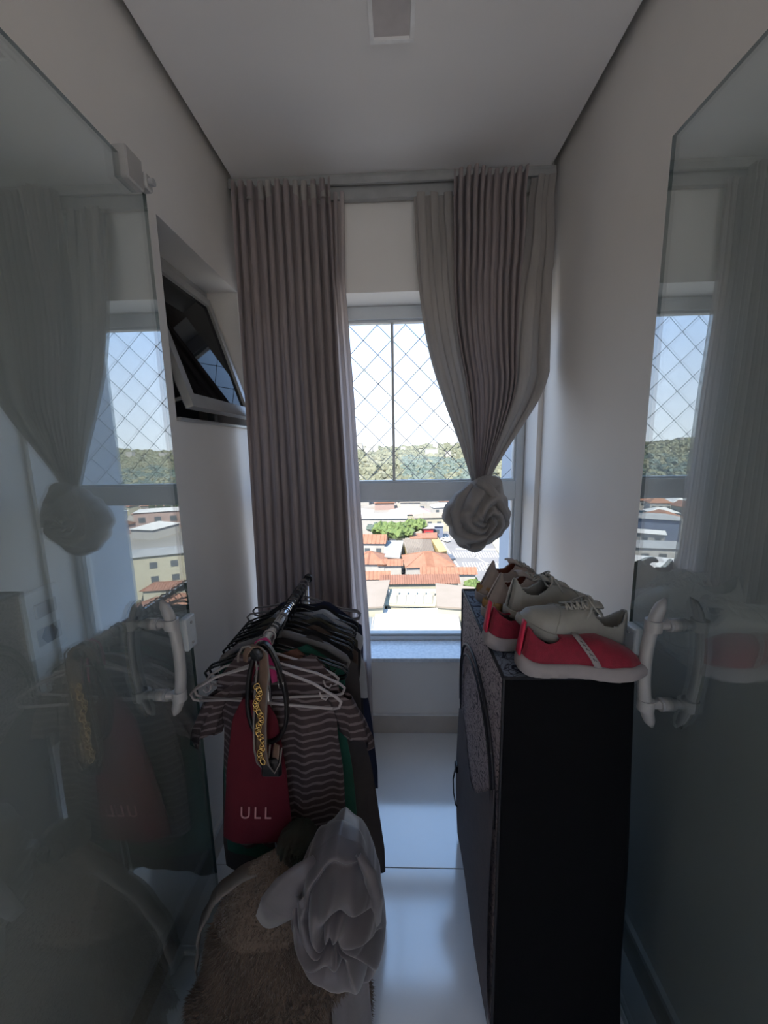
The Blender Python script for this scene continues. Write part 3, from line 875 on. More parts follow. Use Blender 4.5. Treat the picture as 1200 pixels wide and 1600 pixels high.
def house(name, label, cx, cy, w, d, hw, hr, rz, wall, roof, hip=True, group=None, windows=0, ribs=0, cat='house'):
    t = thing(name, label, cat, (cx, cy, GZ if math.hypot(cx, cy) < 330 else terr(cx, cy)), rz, group)
    MB().box(-w / 2, w / 2, -d / 2, d / 2, 0, hw).build('wall', M[wall], t)
    ov = 0.5; a, b = w / 2 + ov, d / 2 + ov
    mb = MB()
    ins = min(a, b) * (0.95 if hip else 0.0)
    if w >= d: rp = [(-a + ins, 0, hw + hr), (a - ins, 0, hw + hr)]
    else: rp = [(0, -b + ins, hw + hr), (0, b - ins, hw + hr)]
    base = [(-a, -b, hw), (a, -b, hw), (a, b, hw), (-a, b, hw)]
    vs = base + rp
    if w >= d: F = [(0, 1, 5, 4), (2, 3, 4, 5), (1, 2, 5), (3, 0, 4), (3, 2, 1, 0)]
    else: F = [(1, 2, 5, 4), (3, 0, 4, 5), (0, 1, 4), (2, 3, 5), (3, 2, 1, 0)]
    mb.add(vs, F)
    for k in range(ribs):   # tile courses running up the near slope
        x = -a + ins + (2 * a - 2 * ins) * (k + .5) / ribs
        if w >= d: mb.tube([(x, -b, hw + 0.04), (x, 0, hw + hr + 0.04)], 0.09, 4)
    r_ = mb.build('roof', M[roof], t)
    if hip and ribs:
        rt_ = MB()
        for q in ((0, 4), (1, 5), (2, 5), (3, 4), (4, 5)): rt_.tube([vs[q[0]], vs[q[1]]], 0.13, 5)
        rt_.build('ridge_tiles', M[roof], t)
    for k in range(windows):
        x = -w / 2 + w * (k + .5) / windows
        MB().box(x - w / windows * .22, x + w / windows * .22, -d / 2 - 0.06, -d / 2 + 0.02, hw * .4, hw * .72).build('window', M['window_dark'], t)
    return t
def hp(px, py, z=-29, mirror=0):
    q = on_z(px, py, z); x = q[0]
    if mirror < 0: x = -1.14 - x
    if mirror > 0: x = 1.14 - x
    return x, q[1]
def house_px(name, label, px, py, w, d, hw, hr, rz, wall, roof, mirror=0, **k):
    x, y = hp(px, py, GZ + hw, mirror)
    return house(name, label, x, y, w, d, hw, hr, rz, wall, roof, **k)
house_px('tiled_house', 'large house with an orange hipped tile roof in the middle of the view', 668, 876, 12.5, 11, 4.2, 2.6, R(4), 'white_wall', 'orange_roof', ribs=14)
house_px('tiled_house', 'house with an orange gabled roof left of the big hipped roof', 578, 874, 9, 9, 4, 2.4, R(-3), 'white_wall', 'orange_roof', hip=True, ribs=10)
house_px('tiled_house', 'low narrow orange roof between the two hipped roofs', 610, 880, 6, 4, 3.6, 1.2, R(0), 'white_wall', 'orange_roof', hip=False, ribs=7)
house_px('tiled_house', 'long red ribbed tile roof behind the cream gallery', 655, 906, 17, 4.6, 5.4, 1.3, R(1), 'cream', 'rust_roof', hip=False, ribs=34)
house_px('tiled_house', 'long orange roof running behind the red ribbed roof', 700, 893, 13, 3.6, 4.5, 1.2, R(-2), 'white_wall', 'orange_roof', hip=False, ribs=14)
house_px('tiled_house', 'orange roof at the left edge above the beige flat roof', 580, 900, 8.5, 4.5, 4.8, 1.2, R(2), 'white_wall', 'orange_roof', hip=False, ribs=10)
house_px('tiled_house', 'white house with an orange roof left of the grey roof', 576, 845, 11, 7, 5.5, 2.2, R(-4), 'white_wall', 'orange_roof', hip=False, windows=3, ribs=9)
roofed_block('grey_shed', 'light grey sheet-metal roof left of the brown corrugated one', 'building', [(601, 845), (630, 845), (624, 871), (600, 869)], -29.5, 'white_wall', 'grey_roof')
t, lp, c_ = roofed_block('brown_shed', 'brown corrugated roof with a yellow wall strip', 'building', [(630, 842), (672, 843), (678, 861), (637, 864)], -29.5, 'yellow_wall', 'brown_roof')
for k in range(16):
    a = np.array(px_plan([(632 + k * 2.6, 842.4)], -29.4)[0]) - c_; b = np.array(px_plan([(638.5 + k * 2.6, 863)], -29.4)[0]) - c_
    MB().tube([(a[0], a[1], 4.58), (b[0], b[1], 4.58)], 0.12, 4).build('corrugation', M['brown_roof'], t)
roofed_block('yellow_shed', 'narrow yellow wall beside the street', 'building', [(674, 842), (682, 836), (698, 860), (686, 862)], -30, 'yellow_wall', 'yellow_wall')
roofed_block('pink_shed', 'low pinkish shed behind the brown roof', 'building', [(641, 834), (682, 832), (682, 840), (642, 841)], -29.5, 'pink_wall', 'orange_roof')
house_px('white_block', 'long white two-storey building behind the trees on the left', 588, 806, 24, 12, 8, 1.2, R(-2), 'white_wall', 'white_roof', windows=6, cat='building')
house_px('white_block', 'small white block at the left edge with pink bands', 566, 800, 9, 9, 7, 1.5, R(-2), 'pink_wall', 'white_roof', windows=2, cat='building')
house_px('pale_house', 'house with a wide pale pink roof behind the bright trees', 640, 800, 18, 12, 6, 2.5, R(3), 'cream', 'pink_wall', windows=4)
house_px('pale_house', 'long low beige building right of the bright trees', 684, 806, 20, 8, 6, 1.5, R(3), 'cream', 'beige_roof', windows=5)
house_px('shop', 'small shop with a dark red front beside the street', 668, 824, 4, 4, 5, .6, R(0), 'red_paint', 'white_roof', windows=1, hip=False, cat='building')
house_px('shop', 'small blue shop beside the dark red one', 681, 820, 5, 5, 5, .6, R(0), 'blue_wall', 'grey_roof', windows=1, hip=False, cat='building')

# the street on the right with painted hatching
pl = px_plan([(683, 822), (720, 815), (760, 822), (830, 870), (850, 935), (735, 945), (718, 905), (704, 880)], GZ + 0.02)
mb = MB(); prism(mb, [(p[0], p[1]) for p in pl], GZ - 0.2, GZ + 0.05, 0, 0)
struct(mb.build('road', M['asphalt']), 'wide grey street junction with painted stripes')
rd = bpy.data.objects['road']
for (xa, xb, ya, yb_, n_, sk) in ((706, 786, 862, 871, 20, 5), (722, 800, 879, 892, 18, 6), (690, 720, 836, 842, 7, 3)):
    for k in range(n_):
        x = lerp(xa, xb, k / n_); w_ = (xb - xa) / n_ * 0.42
        q = px_plan([(x, ya), (x + w_, ya), (x + w_ + sk, yb_), (x + sk, yb_)], GZ + 0.06)
        mb = MB(); prism(mb, q, GZ + 0.051, GZ + 0.09, 0, 0); mb.build('road_stripe', M['road_paint'], rd)
for q in ([(690, 846), (692, 846), (727, 900), (724, 900)], [(712, 857), (790, 858), (790, 859.5), (712, 858.5)], [(740, 868), (742, 868), (800, 905), (797, 905)]):
    mb = MB(); prism(mb, px_plan(q, GZ + .06), GZ + .051, GZ + .09, 0, 0); mb.build('road_line', M['road_paint'], rd)
roofed_block('kerb_plot', 'bright pale pavement plot right of the street', 'pavement', [(764, 838), (800, 836), (830, 866), (780, 864)], GZ + 0.4, 'white_wall', 'cream')

def car(label, px, py, rz, paint, mirror=0):
    x, y = hp(px, py, GZ, mirror)
    t = thing('car', label, 'car', (x, y, GZ + 0.05), rz)
    mb = MB()
    prof = [(-2.1, .35), (-2.1, .85), (-1.5, .95), (-1.0, 1.42), (0.6, 1.45), (1.2, .95), (2.05, .8), (2.1, .35)]
    vs = [(p[0], -0.85, p[1]) for p in prof] + [(p[0], 0.85, p[1]) for p in prof]; n = len(prof)
    mb.add(vs, [list(range(n)), list(range(n, 2 * n))[::-1]] + [[i, n + i, n + (i + 1) % n, (i + 1) % n] for i in range(n)])
    o = mb.build('body', M[paint], t); fix_normals(o)
    MB().box(-1.0, 0.7, -0.87, 0.87, 1.0, 1.34).build('side_glass', M['window_dark'], t)
    for sx in (-1.35, 1.3):
        for sy in (-0.8, 0.8):
            MB().cyl((sx, sy - 0.1, 0.32), (sx, sy + 0.1, 0.32), 0.32, 10).build('wheel', M['car_dark'], t)
car('silver car on the street beside the lower hatching', 770, 893, R(-50), 'car_silver')
car('dark car parked along the kerb next to the big orange roof', 702, 874, R(-60), 'car_dark')
car('white car crossing the junction beneath the curtain knot', 722, 850, R(-40), 'car_white')
car('red car parked next to the green bush', 728, 901, R(80), 'red_paint')
car('white car parked behind the yellow wall', 696, 846, R(-60), 'car_white')

def tree(label, px, py, h, r_, leaf, seed, mirror=0, group=None, tall=False, name='tree'):
    x, y = hp(px, py, GZ + (h * .6 if not tall else 0), mirror)
    t = thing(name, label, 'tree', (x, y, GZ), 0, group)
    MB().tube([(0, 0, 0), (0.1, 0, h * .6)], [0.25, 0.12], 6).build('trunk', M['bark'], t)
    mb = MB(); rr = random.Random(seed)
    if tall:
        P = [[((r_ * sin(pi * (i + .3) / 9) ** .7) * (1 + .15 * sin(3 * j + i)) * cos(j * 2 * pi / 8), (r_ * sin(pi * (i + .3) / 9) ** .7) * sin(j * 2 * pi / 8), 1 + (h - 1) * i / 8) for j in range(8)] for i in range(9)]
        mb.grid(P, closed_v=True)
    else:
        for k in range(16):
            a = rr.uniform(0, 6.28); q = r_ * rr.random() ** .5 * .75
            blob(mb, (q * cos(a), q * sin(a), h * .65 + rr.uniform(-.15, .3) * h * (1 - q / r_)), r_ * rr.uniform(.28, .45), seed * 50 + k, 6, 9)
    o = mb.build('crown', M[leaf], t); fix_normals(o)
    return t
tree('darker rounded tree at the left end of the bright tree row', 586, 828, 7, 3.6, 'leaf_dark', 1)
tree('large light green tree left of centre in the bright tree row', 606, 829, 8, 5.5, 'leaf_bright', 2)
tree('widest light green tree in the middle of the bright tree row', 627, 833, 8, 5.5, 'leaf_bright', 3)
tree('light green tree at the right end of the bright tree row', 648, 824, 8, 5.0, 'leaf_bright', 4)
tree('small bright bush next to the red car', 738, 914, 3, 2.6, 'leaf_bright', 5, name='bush')

# seen in the left glass leaf: right-hand side of the town
def px_house(px, py, mirror): return hp(px, py, -29, mirror)
t = house_px('apartment_block', 'cream three-storey block to the right, reflected in the left glass leaf', 262, 860, 17, 8, 11.5, .8, R(-22), 'cream', 'grey_roof', mirror=-1, cat='building')
for kx in range(3):
    for kz in range(3):
        MB().box(-8.56, -8.44, -3.2 + kx * 2.4, -2.0 + kx * 2.4, 1.6 + kz * 3.4, 3.1 + kz * 3.4).build('window', M['window_dark'], t)
        MB().box(-7 + kx * 4.4, -5.4 + kx * 4.4, -4.06, -3.94, 1.6 + kz * 3.4, 3.1 + kz * 3.4).build('window', M['window_dark'], t)
house_px('tiled_house', 'orange hipped roof to the right, lowest in the left glass reflection', 265, 950, 13, 9, 5, 2.6, R(-30), 'white_wall', 'orange_roof', mirror=-1, ribs=12)
house_px('tiled_house', 'rust-coloured roof to the right, above the lowest one in the reflection', 268, 916, 11, 4, 4, 1.2, R(-10), 'cream', 'rust_roof', mirror=-1, ribs=12)
house_px('tiled_house', 'orange roof behind the cream block to the right', 236, 800, 16, 9, 4, 2, R(-20), 'white_wall', 'orange_roof', mirror=-1, windows=3)
house_px('pink_block', 'pink-walled block between cypresses to the right', 262, 796, 26, 12, 8, 1, R(-20), 'pink_wall', 'white_roof', mirror=-1, windows=4, cat='building')
for k, (a, b) in enumerate(((240, 815), (252, 812), (264, 808), (276, 806))):
    tree('tall dark cypress in the row beside the pink block', a, b, 13, 1.5, 'cypress_leaf', 30 + k, mirror=-1, tall=True, group='cypresses beside the pink block', name='cypress')
# seen in the right glass leaf: left-hand side of the town
t = house_px('white_block', 'white block with a square framed window to the left, reflected in the right glass leaf', 1018, 880, 18, 12, 8, .6, R(25), 'white_wall', 'white_roof', mirror=1, cat='building')
for kx in range(4):
    MB().box(-7.6 + kx * 4, -5.4 + kx * 4, -6.08, -5.94, 4, 6).build('window', M['window_dark'], t)
house_px('flat_house', 'pale flat roof to the left behind the white block', 1012, 850, 18, 9, 6, .5, R(10), 'white_wall', 'grey_roof', mirror=1, windows=4, cat='building')
house_px('flat_house', 'blue-grey shed to the left in the right glass reflection', 1026, 808, 14, 9, 8, 1.5, R(30), 'blue_wall', 'grey_roof', mirror=1, cat='building')
house_px('flat_house', 'white low building to the left in front of the blue-grey shed', 1008, 830, 11, 7, 5, .6, R(30), 'white_wall', 'white_roof', mirror=1, windows=3, cat='building')

# the dense quarter: many small houses, copied with shared meshes
protos = []
for k, (wall, roof) in enumerate((('white_wall', 'orange_roof'), ('cream', 'rust_roof'), ('white_wall', 'white_roof'), ('pink_wall', 'orange_roof'), ('white_wall', 'beige_roof'))):
    lab = ['white house with an orange roof in the dense quarter before the hills', 'cream house with a rust-coloured roof in the dense quarter before the hills',
           'white house with a white roof in the dense quarter before the hills', 'pinkish house with an orange roof in the dense quarter before the hills',
           'white house with a beige roof in the dense quarter before the hills'][k]
    grp = ['orange-roofed white houses', 'rust-roofed cream houses', 'white-roofed houses', 'pink orange-roofed houses', 'beige-roofed houses'][k]
    protos.append(house('town_house', lab, 0, 200, 12, 9, 4.5, 2.0, 0, wall, roof, hip=(k % 2 == 0), windows=3, group=grp))
rr = random.Random(5); used = [False] * 5
placed = [(o_.location.x, o_.location.y) for o_ in C.objects if o_.parent is None and o_.get('category') in ('house', 'building') and o_.location.y > 100]
NB = len(placed)
base_lab = [(p['label'].split(' in the dense')[0], p['group']) for p in protos]
for (lo, hi, rmin, rmax, cnt) in ((-12, 20, 205, 325, 75), (-42, -24, 150, 325, 45), (23, 42, 190, 325, 45), (-25, -10, 100, 325, 55), (19, 25, 120, 325, 14)):
    tries = 0; n_ = 0
    while n_ < cnt and tries < 6000:
        tries += 1
        a = R(rr.uniform(lo, hi)); q = rr.uniform(rmin, rmax); x, y = q * sin(a), q * cos(a)
        if any((x - u) ** 2 + (y - v) ** 2 < 15.5 ** 2 for u, v in placed) or any(math.hypot(x - u, y - v) < 21 for u, v in placed[:NB]): continue
        placed.append((x, y)); k = rr.choice((0, 0, 1, 2, 2, 3, 4))
        o = protos[k] if not used[k] else copy_tree(protos[k]); used[k] = True
        o.location = (x, y, GZ); o.rotation_euler.z = R(rr.uniform(-15, 15)) + (pi / 2 if rr.random() < .3 else 0)
        side = {-12: 'straight ahead', -42: 'far to the left', 23: 'far to the right', -25: 'left of centre', 19: 'right of centre'}[lo]
        row_ = 'nearer' if q < (rmin + rmax) / 2 else 'farther'
        o['label'] = base_lab[k][0] + ', %s rows %s' % (row_, side)
        o['group'] = base_lab[k][1] + ', ' + row_ + ' rows ' + side
        s_ = rr.uniform(.8, 1.25); o.scale = (s_, s_, rr.uniform(.8, 1.3)); n_ += 1
# white towers on the ridge
tw = None
for k in range(26):
    a = R(rr.uniform(-9, -3)) if k < 12 else R(rr.choice((rr.uniform(0, 14), rr.uniform(-38, -28), rr.uniform(28, 38))))
    q = rr.uniform(700, 1500); x, y = q * sin(a), q * cos(a)
    if tw is None:
        tw = thing('ridge_tower', 'distant white tower block standing on the wooded slope', 'building', (0, 0, 0), 0, 'white tower blocks on the slope')
        MB().box(-8, 8, -6, 6, -8, 20).build('wall', M['white_wall'], tw)
        MB().box(-8.3, 8.3, -6.3, 6.3, 20, 21).build('roof', M['white_roof'], tw)
        o = tw
    else: o = copy_tree(tw)
    o.location = (x, y, terr(x, y)); s_ = rr.uniform(.5, 1.0); o.scale = (rr.uniform(.6, 1.6), 1, s_)
# ------------------------------------------------------------------ tall upholstered block on the right
def paisley_mat(name, base, line, scale, rough=0.75):
    m = bpy.data.materials.new(name); m.use_nodes = True
    ns = m.node_tree.nodes; ls = m.node_tree.links; b = ns['Principled BSDF']
    tc = ns.new('ShaderNodeTexCoord'); nz = ns.new('ShaderNodeTexNoise'); nz.inputs['Scale'].default_value = scale * .35
    ad = ns.new('ShaderNodeVectorMath'); ad.operation = 'MULTIPLY_ADD'
    ls.new(tc.outputs['Object'], nz.inputs['Vector']); ls.new(nz.outputs['Color'], ad.inputs[0])
    ad.inputs[1].default_value = (0.11, 0.11, 0.11); ls.new(tc.outputs['Object'], ad.inputs[2])
    vo = ns.new('ShaderNodeTexVoronoi'); vo.feature = 'DISTANCE_TO_EDGE'; vo.inputs['Scale'].default_value = scale
    v2 = ns.new('ShaderNodeTexWave'); v2.wave_type = 'RINGS'; v2.inputs['Scale'].default_value = scale * .28; v2.inputs['Distortion'].default_value = 11
    v2.inputs['Detail'].default_value = 2
    ls.new(ad.outputs[0], vo.inputs['Vector']); ls.new(ad.outputs[0], v2.inputs['Vector'])
    r1 = ns.new('ShaderNodeValToRGB'); r1.color_ramp.elements[0].position = 0.01; r1.color_ramp.elements[1].position = 0.05
    r2 = ns.new('ShaderNodeValToRGB'); r2.color_ramp.elements[0].position = 0.04; r2.color_ramp.elements[1].position = 0.16
    ls.new(vo.outputs['Distance'], r1.inputs[0]); ls.new(v2.outputs['Fac'], r2.inputs[0])
    mn = ns.new('ShaderNodeMath'); mn.operation = 'MULTIPLY'; ls.new(r1.outputs[0], mn.inputs[0]); ls.new(r2.outputs[0], mn.inputs[1])
    mx = ns.new('ShaderNodeMix'); mx.data_type = 'RGBA'; mx.inputs['A'].default_value = (*line, 1); mx.inputs['B'].default_value = (*base, 1)
    ls.new(mn.outputs[0], mx.inputs['Factor']); ls.new(mx.outputs['Result'], b.inputs['Base Color'])
    b.inputs['Roughness'].default_value = rough
    bp = ns.new('ShaderNodeBump'); bp.inputs['Strength'].default_value = .5; bp.inputs['Distance'].default_value = .003
    ls.new(mn.outputs[0], bp.inputs['Height']); ls.new(bp.outputs[0], b.inputs['Normal'])
    return m
M['paisley'] = paisley_mat('paisley_ticking', (0.40, 0.33, 0.34), (0.05, 0.04, 0.06), 60)
M['paisley_top'] = paisley_mat('paisley_top', (0.20, 0.24, 0.31), (0.015, 0.018, 0.04), 40)
M['black_cloth'] = mat('black_cloth', (0.006, 0.006, 0.007), 0.95, spec=0.1)
M['dark_flap'] = mat('dark_grey_flap', (0.11, 0.09, 0.095), 0.8, (0.09, 0.08, 0.085), 40, bump=.3)
M['piping'] = mat('black_piping', (0.010, 0.010, 0.016), 0.6)
BX0, BX1, BY0, BY1, BH = 0.222, 0.503, 0.775, 1.30, 1.0
bl = thing('upholstered_block', 'tall black cloth block with paisley quilted side and black piping, carrying the shoes', 'folded mattress', (BX0, BY0, 0))
W_, D_ = BX1 - BX0, BY1 - BY0
def soft_panel(fn, nu, nv):
    return MB().grid([[fn(i / nu, j / nv) for j in range(nv + 1)] for i in range(nu + 1)])
# front (toward the doorway), right, back and underside as one sleeve of black cloth
sl_ = MB()
r_ = 0.012
path = [(0.0, 0.004), (0.004, 0.0), (W_ - r_, 0.0), (W_, r_), (W_, D_ - r_), (W_ - r_, D_), (0.004, D_), (0.0, D_ - 0.004)]
rows = []
for i in range(25):
    z = 0.004 + (BH - 0.008) * i / 24
    rows.append([(p[0] * (1 + .17 * (1 - z)) + (0.003 * sin(7 * z + k) if k > 1 else 0), p[1] + 0.0025 * sin(11 * z + 2 * k) + (0.002 * sin(30 * p[0]) if k in (1, 2) else 0), z) for k, p in enumerate(path)])
sl_.grid(rows).build('sleeve', M['black_cloth'], bl, smooth=True)
def side_fn(u, v):   # u along depth, v up
    bul = 0.006 * sin(pi * u) * sin(pi * v)
    q = 0.0
    return (-0.0 - bul - q, 0.004 + (D_ - 0.008) * u, 0.004 + (BH - 0.008) * v)
soft_panel(side_fn, 20, 30).build('quilted_side', M['paisley'], bl, smooth=True)
soft_panel(lambda u, v: (W_ * u, D_ * v, BH - 0.004 + 0.006 * sin(pi * u) * sin(pi * v)), 12, 18).build('top_panel', M['paisley_top'], bl, smooth=True)
soft_panel(lambda u, v: (W_ * v, D_ * u, 0.003), 2, 2).build('base_panel', M['black_cloth'], bl)
for name, pts in (('piping', [(0, 0, BH), (0, D_, BH), (W_, D_, BH), (W_, 0, BH)]), ):
    MB().tube([(p[0], p[1], p[2] - 0.002) for p in pts], 0.0042, 8, closed=True).build(name, M['piping'], bl, smooth=True)
MB().tube([(0, 0, BH), (0, 0, 0.5), (0, 0, 0.005)], 0.0035, 6).build('piping', M['piping'], bl)
MB().tube([(0, D_, BH), (0.0, D_, 0.5), (0, D_, 0.005)], 0.0042, 6).build('piping', M['piping'], bl)
# arched double piping of the quilted pocket
ap = []
for i in range(33):
    a = pi * i / 32
    ap.append((-0.006 - 0.006 * sin(a), D_ * 0.5 + D_ * 0.46 * cos(a), 0.60 + 0.30 * sin(a) ** 0.7))
MB().tube(ap, 0.0045, 8).build('arched_piping', M['piping'], bl, smooth=True)
MB().tube([(p[0] - 0.002, D_ * .5 + (p[1] - D_ * .5) * .93, 0.59 + (p[2] - 0.60) * .93) for p in ap], 0.0032, 8).build('arched_piping', M['piping'], bl, smooth=True)
# dark lower flap with pointed upper edge
nf = 24
P = []
for i in range(nf + 1):
    u = i / nf
    top = 0.60 - 0.10 * (1 - abs(2 * u - 1.1)) if u > .05 else 0.52
    top = max(0.47, 0.72 - 0.55 * abs(u - 0.0) if u < .35 else 0.53 + 0.05 * sin(9 * u))
    P.append([(-0.009 - 0.008 * sin(pi * v_ / 8) - 0.003 * sin(6 * u), 0.006 + (D_ - 0.012) * u, top * (1 - v_ / 8) + 0.02 * v_ / 8) for v_ in range(9)])
MB().grid(P).build('lower_flap', M['dark_flap'], bl, smooth=True)
hs = MB(); hp_ = [(-0.008, D_ - 0.03, 0.33), (-0.022, D_ - 0.03, 0.325), (-0.03, D_ - 0.03, 0.28), (-0.028, D_ - 0.03, 0.22), (-0.02, D_ - 0.03, 0.17), (-0.008, D_ - 0.03, 0.155)]
hs.tube(hp_, 0.005, 8, flat=.5)
hs.box(-0.024, -0.008, D_ - 0.045, D_ - 0.015, 0.315, 0.345, b=.003)
hs.build('strap_handle', M['black_plastic'], bl, smooth=False)

# ------------------------------------------------------------------ shoes
M['red_knit'] = mat('red_knit', (0.27, 0.005, 0.028), 0.75, (0.22, 0.004, 0.022), 90, bump=.5, bscale=500, sheen=.2)
M['lit_red_tab'] = mat('highlight_heel_tab', (0.66, 0.02, 0.07), 0.6)  # bright window highlight along the heel put into the tab colour
M['sole_white'] = mat('white_foam_sole', (0.34, 0.30, 0.30), 0.7, (0.31, 0.28, 0.28), 30)
M['white_leather'] = mat('pale_grey_leather', (0.31, 0.30, 0.265), 0.5, (0.28, 0.27, 0.24), 40, bump=.1, bscale=300)
M['lace_m'] = mat('off_white_lace', (0.42, 0.40, 0.35), 0.9, bump=.4, bscale=900)
M['beige_leather'] = mat('beige_leather', (0.36, 0.29, 0.25), 0.55, (0.32, 0.26, 0.23), 40, bump=.1, bscale=300)
M['rust_lining'] = mat('rust_lining', (0.26, 0.075, 0.045), 0.85)
M['tan_band'] = mat('tan_band', (0.36, 0.20, 0.07), 0.5, (0.26, 0.15, 0.06), 30)
M['dark_lining'] = mat('dark_lining', (0.10, 0.08, 0.07), 0.9)
M['strap_ink'] = mat('strap_ink', (0.03, 0.03, 0.03), 0.8)

def shoe(name, label, upper, lining, style, L=0.26, Wd=0.092, sole_h=0.03, heel_h=0.085, group=None):
    """heel at x=0, toe at x=L, sole bottom at z=0"""
    t = thing(name, label, 'shoe', (0, 0, 0), 0, group)
    def hwid(s):    # half width of outline
        return Wd * interp(s, [0, .02, .08, .25, .45, .68, .85, .95, .985, 1.0], [.05, .20, .33, .36, .37, .50, .43, .27, .16, .02])
    def cen(s): return 0.010 * sin(pi * s) - 0.006 * s
    rock = lambda s: 0.010 * max(0, (s - .72) / .28) ** 2 + 0.006 * max(0, (.12 - s) / .12) ** 2
    # sole: stacked outline rings
    n = 30
    def outline(grow):
        top = [(s, hwid(s) + grow) for s in [0.5 - 0.5 * cos(pi * i / n) for i in range(n + 1)]]
        pts = [(s * L + (grow if s > .5 else -grow) * abs(2 * s - 1) ** 6, cen(s) + w, s) for s, w in top]
        pts += [(s * L + (grow if s > .5 else -grow) * abs(2 * s - 1) ** 6, cen(s) - w, s) for s, w in top[::-1][1:-1]]
        return pts
    sm = MB(); rows = []
    chunky = style == 'knit'
    sh_f = lambda s: sole_h * (interp(s, [0, .15, .5, .8, 1.0], [1.25, 1.0, .95, 1.0, .85]) if chunky else 1.0)
    flare = (0.004, 0.008, 0.008, 0.004, 0.0) if chunky else (0.001, 0.003, 0.003, 0.0025, 0.0)
    for k, (q, gq) in enumerate(zip((0, .12, .6, .93, 1.0), flare)):
        row = [(x, y, rock(s) + (sh_f(s) - rock(s) * .3) * q) for x, y, s in outline(gq)]
        if q == 0 and chunky: row = [(x, y, z + (0.003 if int(s * 14) % 2 else 0)) for (x, y, z), (_, _, s) in zip(row, outline(gq))]
        rows.append(row)
    sm.grid(rows, closed_v=True)
    nb = len(rows[0])
    for base, rev in ((0, True), ((len(rows) - 1) * nb, False)):
        for i in range(1, nb // 2):
            q = [base + i, base + i + 1, base + nb - i - 1, base + nb - i] if i < nb // 2 - 0 else None
            if q and len(set(q)) == 4: sm.f.append(q[::-1] if rev else q); sm.m.append(0)
        sm.f.append([base, base + 1, base + nb - 1] if not rev else [base + nb - 1, base + 1, base]); sm.m.append(0)
    o = sm.build('sole', M['sole_white'] if style != 'leather' else M['white_leather'], t, auto=50); fix_normals(o)
    # upper
    if style == 'knit':
        hh = lambda s: interp(s, [0, .06, .2, .35, .5, .65, .8, .92, 1], [heel_h, heel_h * .93, heel_h * .74, heel_h * .80, heel_h * .76, .050, .036, .024, .004])
    else:
        hh = lambda s: interp(s, [0, .05, .15, .3, .42, .55, .7, .82, .93, 1], [heel_h, heel_h * .97, heel_h * .82, heel_h * .80, heel_h * .95, heel_h * .80, .052, .040, .030, .004])
    ns_, nc = 76, 52
    rows = []; open_flag = []
    for i in range(ns_):
        s = 0.004 + 0.992 * (0.5 - 0.5 * cos(pi * i / (ns_ - 1)))
        w = max(.002, hwid(s) - 0.0015); z0 = sh_f(s) - 0.003; top = max(0.004, hh(s)); ex = interp(s, [0, .35, .6, 1], [.42, .5, .72, .85])
        row = []; of = []
        for j in range(nc):
            a = pi * j / (nc - 1)
            cx, sx = cos(a), sin(a)
            yy = math.copysign(abs(cx) ** ex, cx) * w
            lean = (0.050 if style == 'runner' else 0.014) * (1 - s * 2.2) ** 1.5 * (sx ** .8) if s < .45 else 0
            yy *= 1 - 0.22 * (sx ** 2) * (1 if s < .5 else .4)
            row.append((s * L + lean, cen(s) + yy, z0 + top * (sx ** (0.9 if s > .5 else .75))))
            of.append(a)
        rows.append(row); open_flag.append((s, of))
    mb = MB(); P = np.array(rows)
    vs = P.reshape(-1, 3); F = []
    for i in range(ns_ - 1):
        for j in range(nc - 1):
            s = open_flag[i][0]; a = abs(open_flag[i][1][j] + pi / (nc - 1) / 2 - pi / 2)
            s1, s2 = .030, (.44 if style != 'knit' else .30)
            half = (.95 if style == 'leather' else .74 if style == 'runner' else .62) * math.sqrt(max(0, 1 - ((s - (s1 + s2) / 2) / ((s2 - s1) / 2)) ** 2)) ** .6
            throat = style != 'knit' and s2 - .02 <= s < .66 and a < 0.30 * (1 - (s - s2) / (.66 - s2) * .5)
            if (s1 < s < s2 and a < half) or throat: continue
            F.append((i * nc + j, i * nc + j + 1, (i + 1) * nc + j + 1, (i + 1) * nc + j))
    mb.add(vs, F)
    o = mb.build('upper', [M[upper], M[lining]], t, smooth=True); fix_normals(o)
    md = o.modifiers.new('thick', 'SOLIDIFY'); md.thickness = 0.0045; md.offset = -1; md.material_offset = 1
    def top_pt(s, dy, lift=0.004):
        w = hwid(s); z0 = sh_f(s) - 0.003
        c_ = max(-1, min(1, dy / max(w, .001))); 
        return (s * L, cen(s) + dy, z0 + hh(s) * (1 - abs(c_) ** 3) ** .5 + lift)
    MB().grid([[(s * L, cen(s) + hwid(s) * .9 * v, sole_h + 0.004) for v in (-1, -.5, 0, .5, 1)] for s in (.03, .1, .2, .3, .45, .6, .7)]).build('insole', M[lining], t)
